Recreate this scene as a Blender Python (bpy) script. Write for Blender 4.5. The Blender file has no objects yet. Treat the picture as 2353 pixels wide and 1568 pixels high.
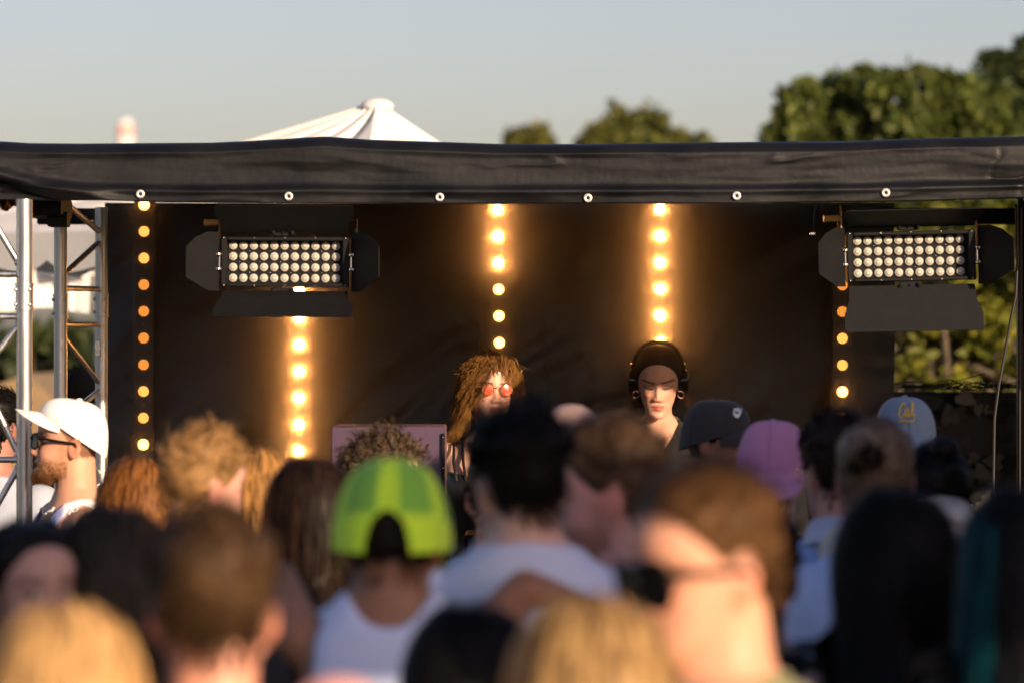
import bpy, math, random
import numpy as np
from mathutils import Vector, Matrix, kdtree

# ------------------------------------------------------------------ camera, sky, sun, exposure
SC = bpy.context.scene
COL = SC.collection
F = 8820.0            # focal length in pixels of a 2352 px wide frame (135 mm on 36 mm)
CAMZ = 1.9
SUN_EL, SUN_AZ = math.radians(15.8), math.radians(35.0)   # azimuth: to the right of straight behind the camera

cam_d = bpy.data.cameras.new("camera")
cam = bpy.data.objects.new("camera", cam_d)
COL.objects.link(cam)
cam.location = (0, 0, CAMZ)
cam.rotation_euler = (math.radians(90), 0, 0)
cam_d.sensor_width = 36.0
cam_d.lens = 135.0
cam_d.clip_start, cam_d.clip_end = 0.1, 4000
cam_d.dof.use_dof = True
cam_d.dof.focus_distance = 12.3
cam_d.dof.aperture_fstop = 2.75
SC.camera = cam

world = bpy.data.worlds.new("World")
SC.world = world
world.use_nodes = True
wn = world.node_tree
wn.nodes.clear()
wo = wn.nodes.new("ShaderNodeOutputWorld")
wb = wn.nodes.new("ShaderNodeBackground")
sk = wn.nodes.new("ShaderNodeTexSky")
sk.sky_type = 'NISHITA'
sk.sun_disc = False
sk.sun_elevation = SUN_EL
sk.sun_rotation = math.pi - SUN_AZ
sk.altitude = 50
sk.air_density = 1.0
sk.dust_density = 1.6
sk.ozone_density = 1.4
wb.inputs["Strength"].default_value = 0.084
tint = wn.nodes.new("ShaderNodeVectorMath"); tint.operation = 'MULTIPLY'      # camera white balance of the hazy evening sky
tint.inputs[1].default_value = (1.08, 0.935, 1.05)
wn.links.new(sk.outputs[0], tint.inputs[0])
wn.links.new(tint.outputs[0], wb.inputs["Color"])
wn.links.new(wb.outputs[0], wo.inputs["Surface"])

sun_d = bpy.data.lights.new("sun", 'SUN')
sun_d.energy = 5.0
sun_d.angle = math.radians(0.53)
sun_d.color = (1.0, 0.76, 0.50)
sun = bpy.data.objects.new("sun", sun_d)
COL.objects.link(sun)
SUN_DIR = Vector((math.sin(SUN_AZ) * math.cos(SUN_EL), -math.cos(SUN_AZ) * math.cos(SUN_EL), math.sin(SUN_EL)))
sun.rotation_euler = SUN_DIR.to_track_quat('Z', 'Y').to_euler()
sun.location = (6, -8, 6)

SC.view_settings.view_transform = 'Standard'
SC.view_settings.look = 'None'
SC.view_settings.exposure = 0.60
SC.view_settings.gamma = 1.0
SC.view_settings.use_curve_mapping = False
SC.render.engine = 'CYCLES'
cy = SC.cycles
cy.use_denoising = True
cy.denoising_input_passes = 'RGB_ALBEDO'
cy.max_bounces = 6
cy.diffuse_bounces = 3
cy.glossy_bounces = 3
cy.transmission_bounces = 4
cy.transparent_max_bounces = 8
cy.volume_bounces = 0
cy.sample_clamp_indirect = 0.0
cy.caustics_reflective = False
cy.caustics_refractive = False
cy.use_adaptive_sampling = False

random.seed(7)
RNG = np.random.default_rng(7)

# ------------------------------------------------------------------ helpers
def X(px, d): return (px - 1176.0) * d / F
def Z(py, d): return CAMZ - (py - 784.0) * d / F
def P(px, py, d): return np.array([X(px, d), d, Z(py, d)])

def tag(o, label=None, cat=None, group=None, kind=None):
    if label: o["label"] = label
    if cat: o["category"] = cat
    if group: o["group"] = group
    if kind: o["kind"] = kind
    return o

def empty(name, loc, label=None, cat=None, group=None, rot=(0, 0, 0)):
    o = bpy.data.objects.new(name, None)
    o.empty_display_size = 0.1
    COL.objects.link(o)
    o.location = loc
    o.rotation_euler = rot
    return tag(o, label, cat, group)

def wloc(o):
    p = np.zeros(3)
    while o is not None:
        p += np.array(o.location)
        o = o.parent
    return p

def link(name, me, parent=None):
    o = bpy.data.objects.new(name, me)
    COL.objects.link(o)
    if parent is not None:
        o.parent = parent
    return o

def mk_mesh(name, v, f, mat, parent=None, smooth=True, angle=None, cols=None, local=False, origin=None):
    """One mesh object from vertices (world space unless local) and faces; parent's location is taken off."""
    v = np.asarray(v, dtype=np.float64).reshape(-1, 3)
    if not local and parent is not None:
        v = v - wloc(parent)
    me = bpy.data.meshes.new(name)
    if isinstance(f, np.ndarray):
        k = f.shape[1]
        me.vertices.add(len(v))
        me.vertices.foreach_set("co", v.astype(np.float32).ravel())
        me.loops.add(f.size)
        me.loops.foreach_set("vertex_index", f.astype(np.int32).ravel())
        me.polygons.add(len(f))
        me.polygons.foreach_set("loop_start", np.arange(0, f.size, k, dtype=np.int32))
        me.update(calc_edges=True)
        me.validate()
    else:
        me.from_pydata(v.tolist(), [], [tuple(q) for q in f])
        me.update()
    if cols is not None:
        c = np.ones((len(v), 4), dtype=np.float32)
        c[:, :3] = cols
        at = me.color_attributes.new("Col", 'FLOAT_COLOR', 'POINT')
        at.data.foreach_set("color", c.ravel())
    if smooth:
        me.polygons.foreach_set("use_smooth", np.ones(len(me.polygons), dtype=bool))
        if angle:
            me.set_sharp_from_angle(angle=math.radians(angle))
    if mat is not None:
        me.materials.append(mat)
    o = bpy.data.objects.new(name, me)
    COL.objects.link(o)
    if parent is not None:
        o.parent = parent
    elif origin is not None:
        me.transform(Matrix.Translation(-Vector(origin)))
        o.location = origin
    return o

def frame(t):
    t = np.asarray(t, float)
    t = t / (np.linalg.norm(t) + 1e-12)
    r = np.array([0, 0, 1.0]) if abs(t[2]) < 0.9 else np.array([1.0, 0, 0])
    u = np.cross(t, r); u /= np.linalg.norm(u)
    w = np.cross(t, u)
    return t, u, w

class MB:
    def __init__(self):
        self.v, self.f, self.n = [], [], 0
    def add(self, v, f):
        v = np.asarray(v, float).reshape(-1, 3)
        self.v.append(v)
        self.f += [tuple(i + self.n for i in q) for q in f]
        self.n += len(v)
        return self
    def box(self, c, s, R=None, bev=0.0):
        h = np.array(s, float) / 2
        if bev <= 0:
            v = np.array([[x, y, z] for x in (-1, 1) for y in (-1, 1) for z in (-1, 1)]) * h
            f = [(0, 1, 3, 2), (4, 6, 7, 5), (0, 4, 5, 1), (2, 3, 7, 6), (0, 2, 6, 4), (1, 5, 7, 3)]
        else:
            v, idx = [], {}
            for x in (-1, 1):
                for y in (-1, 1):
                    for z in (-1, 1):
                        for ax in range(3):
                            p = np.array([x, y, z]) * (h - bev)
                            p[ax] = (x, y, z)[ax] * h[ax]
                            idx[(x, y, z, ax)] = len(v); v.append(p)
            f = []
            for ax in range(3):
                o1, o2 = [(1, 2), (2, 0), (0, 1)][ax]
                for s0 in (-1, 1):
                    q = []
                    for a, b in ((-1, -1), (1, -1), (1, 1), (-1, 1)):
                        k = [0, 0, 0]; k[ax] = s0; k[o1] = a; k[o2] = b
                        q.append(idx[(k[0], k[1], k[2], ax)])
                    f.append(tuple(q if s0 > 0 else q[::-1]))
            for ax in range(3):
                o1, o2 = [(1, 2), (2, 0), (0, 1)][ax]
                for a in (-1, 1):
                    for b in (-1, 1):
                        k0 = [0, 0, 0]; k0[ax] = -1; k0[o1] = a; k0[o2] = b
                        k1 = list(k0); k1[ax] = 1
                        q = [idx[(*k0, o1)], idx[(*k1, o1)], idx[(*k1, o2)], idx[(*k0, o2)]]
                        f.append(tuple(q if a * b < 0 else q[::-1]))
            for x in (-1, 1):
                for y in (-1, 1):
                    for z in (-1, 1):
                        q = [idx[(x, y, z, 0)], idx[(x, y, z, 1)], idx[(x, y, z, 2)]]
                        f.append(tuple(q if x * y * z > 0 else q[::-1]))
            v = np.array(v)
        if R is not None:
            v = v @ np.array(R).T
        return self.add(v + np.array(c, float), f)
    def cone(self, a, b, ra, rb, n=12, caps=True, round_ends=False):
        a, b = np.asarray(a, float), np.asarray(b, float)
        t, u, w = frame(b - a)
        rings = []
        if round_ends:
            for k in (0.98, 0.8, 0.5, 0.2):
                rings.append((a - t * ra * k, ra * math.sqrt(1 - k * k)))
            L = np.linalg.norm(b - a)
            m = max(1, int(L / 0.05))
            for i in range(m + 1):
                q = i / m
                rings.append((a + (b - a) * q, ra + (rb - ra) * q))
            for k in (0.2, 0.5, 0.8, 0.98):
                rings.append((b + t * rb * k, rb * math.sqrt(1 - k * k)))
        else:
            rings = [(a, ra), (b, rb)]
        an = np.arange(n) * 2 * math.pi / n
        v = np.concatenate([c + r * (np.cos(an)[:, None] * u + np.sin(an)[:, None] * w) for c, r in rings])
        f = []
        for k in range(len(rings) - 1):
            for i in range(n):
                j = (i + 1) % n
                f.append((k * n + i, k * n + j, (k + 1) * n + j, (k + 1) * n + i))
        if caps:
            f.append(tuple(range(n))[::-1])
            f.append(tuple((len(rings) - 1) * n + i for i in range(n)))
        return self.add(v, f)
    def tube(self, pts, r, n=6, caps=True):
        pts = np.asarray(pts, float)
        m = len(pts)
        r = np.broadcast_to(r, (m,))
        an = np.arange(n) * 2 * math.pi / n
        vs = []
        u = None
        for i in range(m):
            t = pts[min(i + 1, m - 1)] - pts[max(i - 1, 0)]
            t = t / (np.linalg.norm(t) + 1e-12)
            if u is None:
                _, u, w = frame(t)
            else:
                u = u - t * np.dot(u, t); u /= np.linalg.norm(u) + 1e-12
                w = np.cross(t, u)
            vs.append(pts[i] + r[i] * (np.cos(an)[:, None] * u + np.sin(an)[:, None] * w))
        f = []
        for k in range(m - 1):
            for i in range(n):
                j = (i + 1) % n
                f.append((k * n + i, k * n + j, (k + 1) * n + j, (k + 1) * n + i))
        if caps:
            f.append(tuple(range(n))[::-1])
            f.append(tuple((m - 1) * n + i for i in range(n)))
        return self.add(np.concatenate(vs), f)
    def ball(self, c, r, nu=14, nv=9, R=None):
        r = np.broadcast_to(np.array(r, float), (3,))
        v, f = [[0, 0, 1]], []
        for j in range(1, nv):
            th = math.pi * j / nv
            for i in range(nu):
                ph = 2 * math.pi * i / nu
                v.append([math.sin(th) * math.cos(ph), math.sin(th) * math.sin(ph), math.cos(th)])
        v.append([0, 0, -1])
        for i in range(nu):
            f.append((0, 1 + i, 1 + (i + 1) % nu))
        for j in range(nv - 2):
            for i in range(nu):
                a = 1 + j * nu + i; b = 1 + j * nu + (i + 1) % nu
                f.append((a, a + nu, b + nu, b))
        L = len(v) - 1
        for i in range(nu):
            f.append((L, 1 + (nv - 2) * nu + (i + 1) % nu, 1 + (nv - 2) * nu + i))
        v = np.array(v) * r
        if R is not None: v = v @ np.array(R).T
        return self.add(v + np.array(c, float), f)
    def torus(self, c, R, r, axis=(0, 1, 0), n=20, m=8, arc=None, M=None):
        t, u, w = frame(axis)
        v, f = [], []
        for i in range(n):
            a = 2 * math.pi * i / n
            d = math.cos(a) * u + math.sin(a) * w
            for j in range(m):
                b = 2 * math.pi * j / m
                v.append(np.asarray(c) + d * (R + r * math.cos(b)) + t * r * math.sin(b))
        for i in range(n):
            for j in range(m):
                i2, j2 = (i + 1) % n, (j + 1) % m
                f.append((i * m + j, i2 * m + j, i2 * m + j2, i * m + j2))
        return self.add(v, f)
    def prism(self, poly, off):
        poly = np.asarray(poly, float); n = len(poly)
        v = np.concatenate([poly, poly + np.asarray(off, float)])
        f = [tuple(range(n))[::-1], tuple(range(n, 2 * n))]
        f += [(i, (i + 1) % n, n + (i + 1) % n, n + i) for i in range(n)]
        return self.add(v, f)
    def xf(self, fn):
        self.v = [fn(v) for v in self.v]
        return self
    def V(self): return np.concatenate(self.v)
    def build(self, name, mat, parent=None, smooth=True, angle=40, local=False, cols=None, origin=None):
        return mk_mesh(name, self.V(), self.f, mat, parent, smooth, angle, cols, local, origin)

def grid_faces(nr, nc, wrap=False):
    i, j = np.meshgrid(np.arange(nr - 1), np.arange(nc if wrap else nc - 1), indexing='ij')
    j2 = (j + 1) % nc
    return np.stack([i * nc + j, i * nc + j2, (i + 1) * nc + j2, (i + 1) * nc + j], -1).reshape(-1, 4)

def sn(p, f, seed=0):
    """cheap smooth pseudo-noise in -1..1 from sums of sines"""
    r = np.random.default_rng(seed)
    p = np.asarray(p)
    s = 0
    for k in range(5):
        w = r.normal(size=3); w /= np.linalg.norm(w)
        s = s + np.sin(p @ (w * f * (0.7 + 0.25 * k)) + r.uniform(0, 6.28))
    return s / 3.0

def vn2(x, y, seed=0):
    """value noise on a 2-D lattice, -1..1"""
    r = np.random.default_rng(seed); T = r.uniform(-1, 1, (256, 256))
    xi, yi = np.floor(x).astype(int), np.floor(y).astype(int)
    fx, fy = x - xi, y - yi
    fx, fy = fx * fx * fx * (fx * (fx * 6 - 15) + 10), fy * fy * fy * (fy * (fy * 6 - 15) + 10)
    g = lambda i, j: T[i % 256, j % 256]
    return (g(xi, yi) * (1 - fx) + g(xi + 1, yi) * fx) * (1 - fy) + (g(xi, yi + 1) * (1 - fx) + g(xi + 1, yi + 1) * fx) * fy

def fbm(x, y, seed=0, o=4):
    s = 0
    for k in range(o): s = s + vn2(x * 2 ** k, y * 2 ** k, seed + k) / 2 ** k
    return s / 1.6

def sstep(a, b, x):
    t = np.clip((np.asarray(x, float) - a) / (b - a), 0, 1)
    return t * t * (3 - 2 * t)

# ------------------------------------------------------------------ materials
def mat(name, col, rough=0.6, metal=0.0, spec=0.5, var=0.0, vscale=8.0, bump=0.0, bscale=60.0, attr=False,
        sss=0.0, trans=0.0, sheen=0.0, coat=0.0, rvar=0.0, stretch=None, alpha=None):
    m = bpy.data.materials.new(name)
    m.use_nodes = True
    nt = m.node_tree
    b = nt.nodes["Principled BSDF"]
    b.inputs["Roughness"].default_value = rough
    b.inputs["Metallic"].default_value = metal
    b.inputs["Specular IOR Level"].default_value = spec
    b.inputs["Base Color"].default_value = (*col, 1)
    tc = nt.nodes.new("ShaderNodeTexCoord")
    src = tc.outputs["Object"]
    if stretch:
        mp = nt.nodes.new("ShaderNodeMapping")
        mp.inputs["Scale"].default_value = stretch
        nt.links.new(src, mp.inputs["Vector"]); src = mp.outputs["Vector"]
    cs = None
    if attr:
        at = nt.nodes.new("ShaderNodeAttribute"); at.attribute_name = "Col"
        cs = at.outputs["Color"]
    if var > 0:
        nz = nt.nodes.new("ShaderNodeTexNoise")
        nz.inputs["Scale"].default_value = vscale
        nz.inputs["Detail"].default_value = 4
        nt.links.new(src, nz.inputs["Vector"])
        rp = nt.nodes.new("ShaderNodeMapRange")
        rp.inputs["From Min"].default_value = 0.3; rp.inputs["From Max"].default_value = 0.7
        rp.inputs["To Min"].default_value = 1 - var; rp.inputs["To Max"].default_value = 1 + var
        nt.links.new(nz.outputs["Fac"], rp.inputs["Value"])
        mx = nt.nodes.new("ShaderNodeVectorMath"); mx.operation = 'SCALE'
        if cs is not None: nt.links.new(cs, mx.inputs[0])
        else: mx.inputs[0].default_value = col
        nt.links.new(rp.outputs[0], mx.inputs["Scale"])
        cs = mx.outputs[0]
        if rvar > 0:
            r2 = nt.nodes.new("ShaderNodeMapRange")
            r2.inputs["From Min"].default_value = 0.3; r2.inputs["From Max"].default_value = 0.7
            r2.inputs["To Min"].default_value = max(0.02, rough - rvar); r2.inputs["To Max"].default_value = min(1, rough + rvar)
            nt.links.new(nz.outputs["Fac"], r2.inputs["Value"])
            nt.links.new(r2.outputs[0], b.inputs["Roughness"])
    if cs is not None:
        nt.links.new(cs, b.inputs["Base Color"])
    if bump > 0:
        n2 = nt.nodes.new("ShaderNodeTexNoise")
        n2.inputs["Scale"].default_value = bscale; n2.inputs["Detail"].default_value = 3
        nt.links.new(src, n2.inputs["Vector"])
        bp = nt.nodes.new("ShaderNodeBump")
        bp.inputs["Strength"].default_value = bump; bp.inputs["Distance"].default_value = 0.01
        nt.links.new(n2.outputs["Fac"], bp.inputs["Height"])
        nt.links.new(bp.outputs[0], b.inputs["Normal"])
    if sss > 0:
        b.inputs["Subsurface Weight"].default_value = sss
        b.inputs["Subsurface Radius"].default_value = (1.0, 0.3, 0.15)
        b.inputs["Subsurface Scale"].default_value = 0.012
    if sheen > 0:
        b.inputs["Sheen Weight"].default_value = sheen
    if coat > 0:
        b.inputs["Coat Weight"].default_value = coat
    if alpha is not None:
        b.inputs["Alpha"].default_value = alpha
    if trans > 0:
        out = nt.nodes["Material Output"]
        tr = nt.nodes.new("ShaderNodeBsdfTranslucent")
        if cs is not None: nt.links.new(cs, tr.inputs["Color"])
        else: tr.inputs["Color"].default_value = (*col, 1)
        ms = nt.nodes.new("ShaderNodeMixShader"); ms.inputs[0].default_value = trans
        nt.links.new(b.outputs[0], ms.inputs[1]); nt.links.new(tr.outputs[0], ms.inputs[2])
        nt.links.new(ms.outputs[0], out.inputs["Surface"])
    return m

def lamp_mat(name, strength, col=(1.0, 0.42, 0.10), pattern=False, rad=0.0185):
    m = bpy.data.materials.new(name); m.use_nodes = True
    nt = m.node_tree; nt.nodes.clear()
    out = nt.nodes.new("ShaderNodeOutputMaterial")
    e = nt.nodes.new("ShaderNodeEmission")
    e.inputs["Color"].default_value = (*col, 1); e.inputs["Strength"].default_value = strength
    nt.links.new(e.outputs[0], out.inputs["Surface"])
    if not pattern:   # the collimating lens throws a narrow beam out of the bar's front
        ge = nt.nodes.new("ShaderNodeNewGeometry")
        dt = nt.nodes.new("ShaderNodeVectorMath"); dt.operation = 'DOT_PRODUCT'; dt.inputs[1].default_value = (0, -1, 0)
        nt.links.new(ge.outputs["Incoming"], dt.inputs[0])
        mxx = nt.nodes.new("ShaderNodeMath"); mxx.operation = 'MAXIMUM'; mxx.inputs[1].default_value = 0.0
        nt.links.new(dt.outputs["Value"], mxx.inputs[0])
        pwn = nt.nodes.new("ShaderNodeMath"); pwn.operation = 'POWER'; pwn.inputs[1].default_value = 6.0
        nt.links.new(mxx.outputs[0], pwn.inputs[0])
        mul = nt.nodes.new("ShaderNodeMath"); mul.operation = 'MULTIPLY'; mul.inputs[1].default_value = strength
        nt.links.new(pwn.outputs[0], mul.inputs[0])
        nt.links.new(mul.outputs[0], e.inputs["Strength"])
    if pattern:   # the facets of the collimator lens: petals round a bright core, read in the lens's own space
        tc = nt.nodes.new("ShaderNodeTexCoord")
        sp = nt.nodes.new("ShaderNodeSeparateXYZ"); nt.links.new(tc.outputs["Object"], sp.inputs[0])
        def math_(op, a, b=None):
            n = nt.nodes.new("ShaderNodeMath"); n.operation = op
            for k, q in enumerate((a, b)):
                if q is None: continue
                if isinstance(q, (int, float)): n.inputs[k].default_value = q
                else: nt.links.new(q, n.inputs[k])
            return n.outputs[0]
        ang = math_('ARCTAN2', sp.outputs["Z"], sp.outputs["X"])
        r = math_('SQRT', math_('ADD', math_('MULTIPLY', sp.outputs["X"], sp.outputs["X"]), math_('MULTIPLY', sp.outputs["Z"], sp.outputs["Z"])))
        pet = math_('MULTIPLY', math_('SINE', math_('MULTIPLY', ang, 9.0)), 0.35)
        ring = math_('MULTIPLY', math_('SINE', math_('MULTIPLY', r, 900.0)), 0.45)
        s = math_('ADD', math_('ADD', pet, ring), 0.9)
        s = math_('MAXIMUM', s, 0.12)
        nt.links.new(math_('MULTIPLY', s, strength), e.inputs["Strength"])
    return m

M = {}
M['pvc'] = mat("black_pvc", (0.0048, 0.0048, 0.0062), 0.42, spec=0.30, var=0.35, vscale=5, bump=0.10, bscale=30, rvar=0.12)
M['pvc_wall'] = mat("black_pvc_wall", (0.008, 0.0075, 0.0085), 0.40, spec=0.45, var=0.3, vscale=4, bump=0.10, bscale=14, rvar=0.1)
M['alu'] = mat("brushed_aluminium", (0.62, 0.61, 0.60), 0.38, metal=1.0, var=0.10, vscale=30, bump=0.05, bscale=90, rvar=0.1, stretch=(1, 1, 0.15))
M['steel'] = mat("zinc_steel", (0.75, 0.74, 0.72), 0.25, metal=1.0, var=0.08, vscale=80)
M['blackmetal'] = mat("black_powder_coat", (0.0070, 0.0068, 0.0078), 0.6, spec=0.18, var=0.15, vscale=20, bump=0.05, bscale=300)
M['blackflat'] = mat("matt_black", (0.008, 0.008, 0.009), 0.7, spec=0.3, var=0.1)
M['ledhouse'] = mat("led_housing", (0.008, 0.0075, 0.0085), 0.45, var=0.05, vscale=20)
M['lens'] = mat("frosted_lens", (0.56, 0.53, 0.47), 0.32, spec=0.6, var=0.06, vscale=120, coat=0.3)
M['ringlens'] = mat("lens_ring", (0.28, 0.26, 0.23), 0.35, spec=0.6, var=0.1)
M['eyelet'] = mat("dull_nickel", (0.72, 0.71, 0.69), 0.5, metal=0.6, var=0.08, vscale=80)
M['brass'] = mat("amber_clamp", (0.30, 0.16, 0.05), 0.4, metal=0.6, var=0.2)
M['gold'] = mat("gold_metal", (0.85, 0.55, 0.22), 0.22, metal=1.0, var=0.05)
M['silver'] = mat("silver_metal", (0.88, 0.87, 0.85), 0.18, metal=1.0, var=0.05)
M['pearl'] = mat("shell_pearl", (0.80, 0.78, 0.74), 0.25, spec=0.7, var=0.06, vscale=90)
M['purple'] = mat("purple_laminate", (0.066, 0.036, 0.077), 0.45, spec=0.5, var=0.10, vscale=6, bump=0.04, bscale=120)
M['wood'] = mat("deck_plywood", (0.06, 0.05, 0.045), 0.7, var=0.25, vscale=6)
M['canvas'] = mat("white_canvas", (0.80, 0.78, 0.76), 0.75, spec=0.3, var=0.04, vscale=5, bump=0.08, bscale=30, trans=0.12)
M['leaf'] = mat("leaf", (0.07, 0.10, 0.03), 0.55, spec=0.3, attr=True, trans=0.30)
M['bark'] = mat("bark", (0.10, 0.075, 0.05), 0.85, var=0.3, vscale=14, bump=0.5, bscale=30)
M['ground'] = mat("trodden_grass", (0.075, 0.080, 0.035), 0.9, spec=0.2, var=0.45, vscale=2.5, bump=0.4, bscale=25)
M['cable'] = mat("black_rubber", (0.010, 0.010, 0.011), 0.5, var=0.1)
M['camo'] = mat("camo_net", (0.009, 0.010, 0.009), 0.6, var=0.4, vscale=18)
M['skin'] = mat("skin", (0.6, 0.33, 0.22), 0.50, spec=0.4, attr=True, sss=0.18, bump=0.05, bscale=260)
M['hair'] = mat("hair", (0.1, 0.05, 0.03), 0.5, spec=0.16, attr=True, trans=0.18)
M['cloth'] = mat("cloth", (0.5, 0.5, 0.5), 0.85, spec=0.25, attr=True, sheen=0.15, bump=0.08, bscale=420)
M['satin'] = mat("black_satin", (0.012, 0.011, 0.012), 0.32, spec=0.5, var=0.2, vscale=20)
M['gloss_black'] = mat("glossy_black", (0.008, 0.008, 0.009), 0.12, spec=0.6, var=0.05)
M['red_lens'] = mat("orange_red_lens", (0.62, 0.075, 0.03), 0.10, spec=0.6, var=0.04, alpha=0.80)
M['dark_lens'] = mat("dark_lens", (0.006, 0.006, 0.007), 0.30, spec=0.25, var=0.05)
M['clear'] = mat("clear_lens", (0.6, 0.6, 0.6), 0.05, spec=0.5, var=0.02, alpha=0.10)
M['green_lens'] = mat("green_lens", (0.02, 0.16, 0.03), 0.08, spec=0.6, var=0.04)
M['white_plastic'] = mat("white_plastic", (0.75, 0.74, 0.72), 0.35, var=0.05)
M['stallcloth'] = mat("dark_awning", (0.045, 0.04, 0.04), 0.8, var=0.2)
M['mast_white'] = mat("mast_white", (0.75, 0.72, 0.70), 0.6, var=0.08)
M['mast_pink'] = mat("mast_pink", (0.75, 0.30, 0.25), 0.6, var=0.1)
M['led_hot'] = lamp_mat("led_hot", 26.0, (1.0, 0.40, 0.09))
M['led_warm'] = lamp_mat("led_warm", 8.0, (1.0, 0.38, 0.07))
M['led_mid'] = lamp_mat("led_mid", 1.5, (1.0, 0.37, 0.07), True)
M['led_dim'] = lamp_mat("led_dim", 0.8, (1.0, 0.33, 0.05), True)
# ------------------------------------------------------------------ the setting
g = MB()
g.add([[-1500, -1500, 0], [1500, -1500, 0], [1500, 1500, 0], [-1500, 1500, 0]], [(0, 1, 2, 3)])
tag(g.build("ground", M['ground'], smooth=False), kind="structure")

DV = 11.4                     # distance of the canopy's front edge
DECK = 0.24
d = MB(); d.box((1.2, 13.0, DECK / 2), (5.8, 3.0, DECK), bev=0.01)
tag(d.build("stage_deck", M['wood'], smooth=False), kind="structure")

# --- black canopy: roof, rounded front lip, hanging valance with eyelets
TOP = np.array([(-120, 318), (0, 322), (60, 326), (180, 327), (300, 326), (480, 325), (600, 319), (740, 310), (850, 318), (1010, 323), (1150, 328),
                (1290, 328), (1420, 327), (1560, 325), (1760, 323), (1960, 322), (2060, 317), (2150, 314), (2352, 310), (2480, 309)], float)
BOT = np.array([(-120, 456), (0, 458), (240, 460), (400, 465), (660, 467), (1010, 468), (1350, 467), (1700, 467), (2100, 462), (2352, 455), (2480, 452)], float)
canopy = empty("stage_canopy", (0.0, DV + 1.4, 2.5), "black tarpaulin stage canopy with a hanging front edge and metal eyelets", "canopy")
px = np.concatenate([np.linspace(-110, 2470, 420), np.linspace(2490, 4700, 70)])
nx = len(px)
xt = X(px, DV)
zt = Z(np.interp(px, TOP[:, 0], TOP[:, 1]), DV)
kern = np.exp(-np.linspace(-2, 2, 9) ** 2); kern /= kern.sum()
zt = np.convolve(np.pad(zt, 4, mode='edge'), kern, 'valid')
zb = Z(np.interp(px, BOT[:, 0], BOT[:, 1]), DV)
rows = []
prof = [(2.95, -0.03), (2.0, -0.01), (1.0, -0.015), (0.4, -0.012), (0.14, -0.004), (0.085, 0.0), (0.05, -0.002), (0.028, -0.008), (0.012, -0.018), (0.003, -0.030)]
for yo, zo in prof:
    p = np.stack([xt, np.full(nx, DV + yo), zt + zo], 1)
    if yo > 0.2: p[:, 2] = p[:, 2].mean() * 0.5 + p[:, 2] * 0.5
    rows.append(p)
NVV = 46
for k in range(NVV):
    v = (k + 1) / NVV
    z = (zt - 0.030) * (1 - v) + zb * v
    p = np.stack([xt, np.full(nx, DV), z], 1)
    w = sstep(0, .14, v)
    wx = fbm(xt * 1.7, z * 6 + 3, 3); wz = fbm(xt * 1.7 + 9, z * 6, 7)
    y = 0.010 * fbm(xt * .9 + .15 * wx, z * 8.0 + .3 * wz, 11) * w                         # broad slack
    y = y + 0.0022 * fbm(xt * 2.5 + .3 * wx, z * 14 + .3 * wz, 15) * w
    rd = 1 - np.abs(fbm(xt * 1.8 + .35 * wx + z * 1.2, z * 6.5 + .3 * wz - xt * .6, 23, 3)) * 5.0
    y = y - 0.0042 * np.clip(rd, 0, 1) ** 2 * w * sstep(-.1, .5, fbm(xt * 1.4, z * 4, 29))   # a few sharp drag creases
    rd = 1 - np.abs(fbm(xt * 6 + .8 * wx - z * 5, z * 9 + .8 * wz, 33, 2)) * 7.0
    y = y + 0.003 * np.clip(rd, 0, 1) ** 2 * w * sstep(.15, .6, fbm(xt * 2.1 + 5, z * 5, 39))
    zc = zb + (zt - zb) * (0.22 + 0.03 * sn(np.stack([xt, xt * 0, xt * 0], 1), 2.5, 14))
    y = y - 0.016 * np.exp(-((z - zc) / 0.012) ** 2) * 0.6 - 0.012 * sstep(0.012, -0.012, z - zc)   # welded hem band
    zl = Z(412 + (px - 0) * 0.215, DV)                                     # diagonal fold at the left corner
    lw = sstep(330, 200, px) * w
    y = y + lw * (0.045 * sstep(0.006, -0.03, z - zl) - 0.018 * np.exp(-((z - zl - 0.012) / 0.02) ** 2))
    p[:, 1] += y
    rows.append(p)
last = rows[-1].copy()
r1 = last.copy(); r1[:, 1] += 0.006; r1[:, 2] -= 0.002; rows.append(r1)
r2 = last.copy(); r2[:, 1] += 0.011; r2[:, 2] += 0.03; rows.append(r2)
VAL = np.stack(rows)
mk_mesh("tarpaulin", VAL.reshape(-1, 3), grid_faces(len(rows), nx)[:, ::-1].copy(), M['pvc'], canopy)
for ex, ey in [(324, 447), (664, 452), (1010, 454), (1350, 456), (1691, 451), (2033, 444)]:
    c = P(ex, ey, DV)
    col = VAL[len(prof):-2, np.argmin(np.abs(xt - c[0]))]
    c[1] = np.interp(-c[2], -col[:, 2], col[:, 1]) - 0.006
    e = MB(); e.torus(c, 0.0088, 0.0042, (0, 1, 0), 22, 8)
    eo = e.build("eyelet", M['eyelet'], canopy)
    h = MB(); h.cone(c + [0, 0.001, 0], c + [0, 0.004, 0], 0.0075, 0.0075, 14)
    h.build("hole", M['blackflat'], eo, smooth=False)
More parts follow.
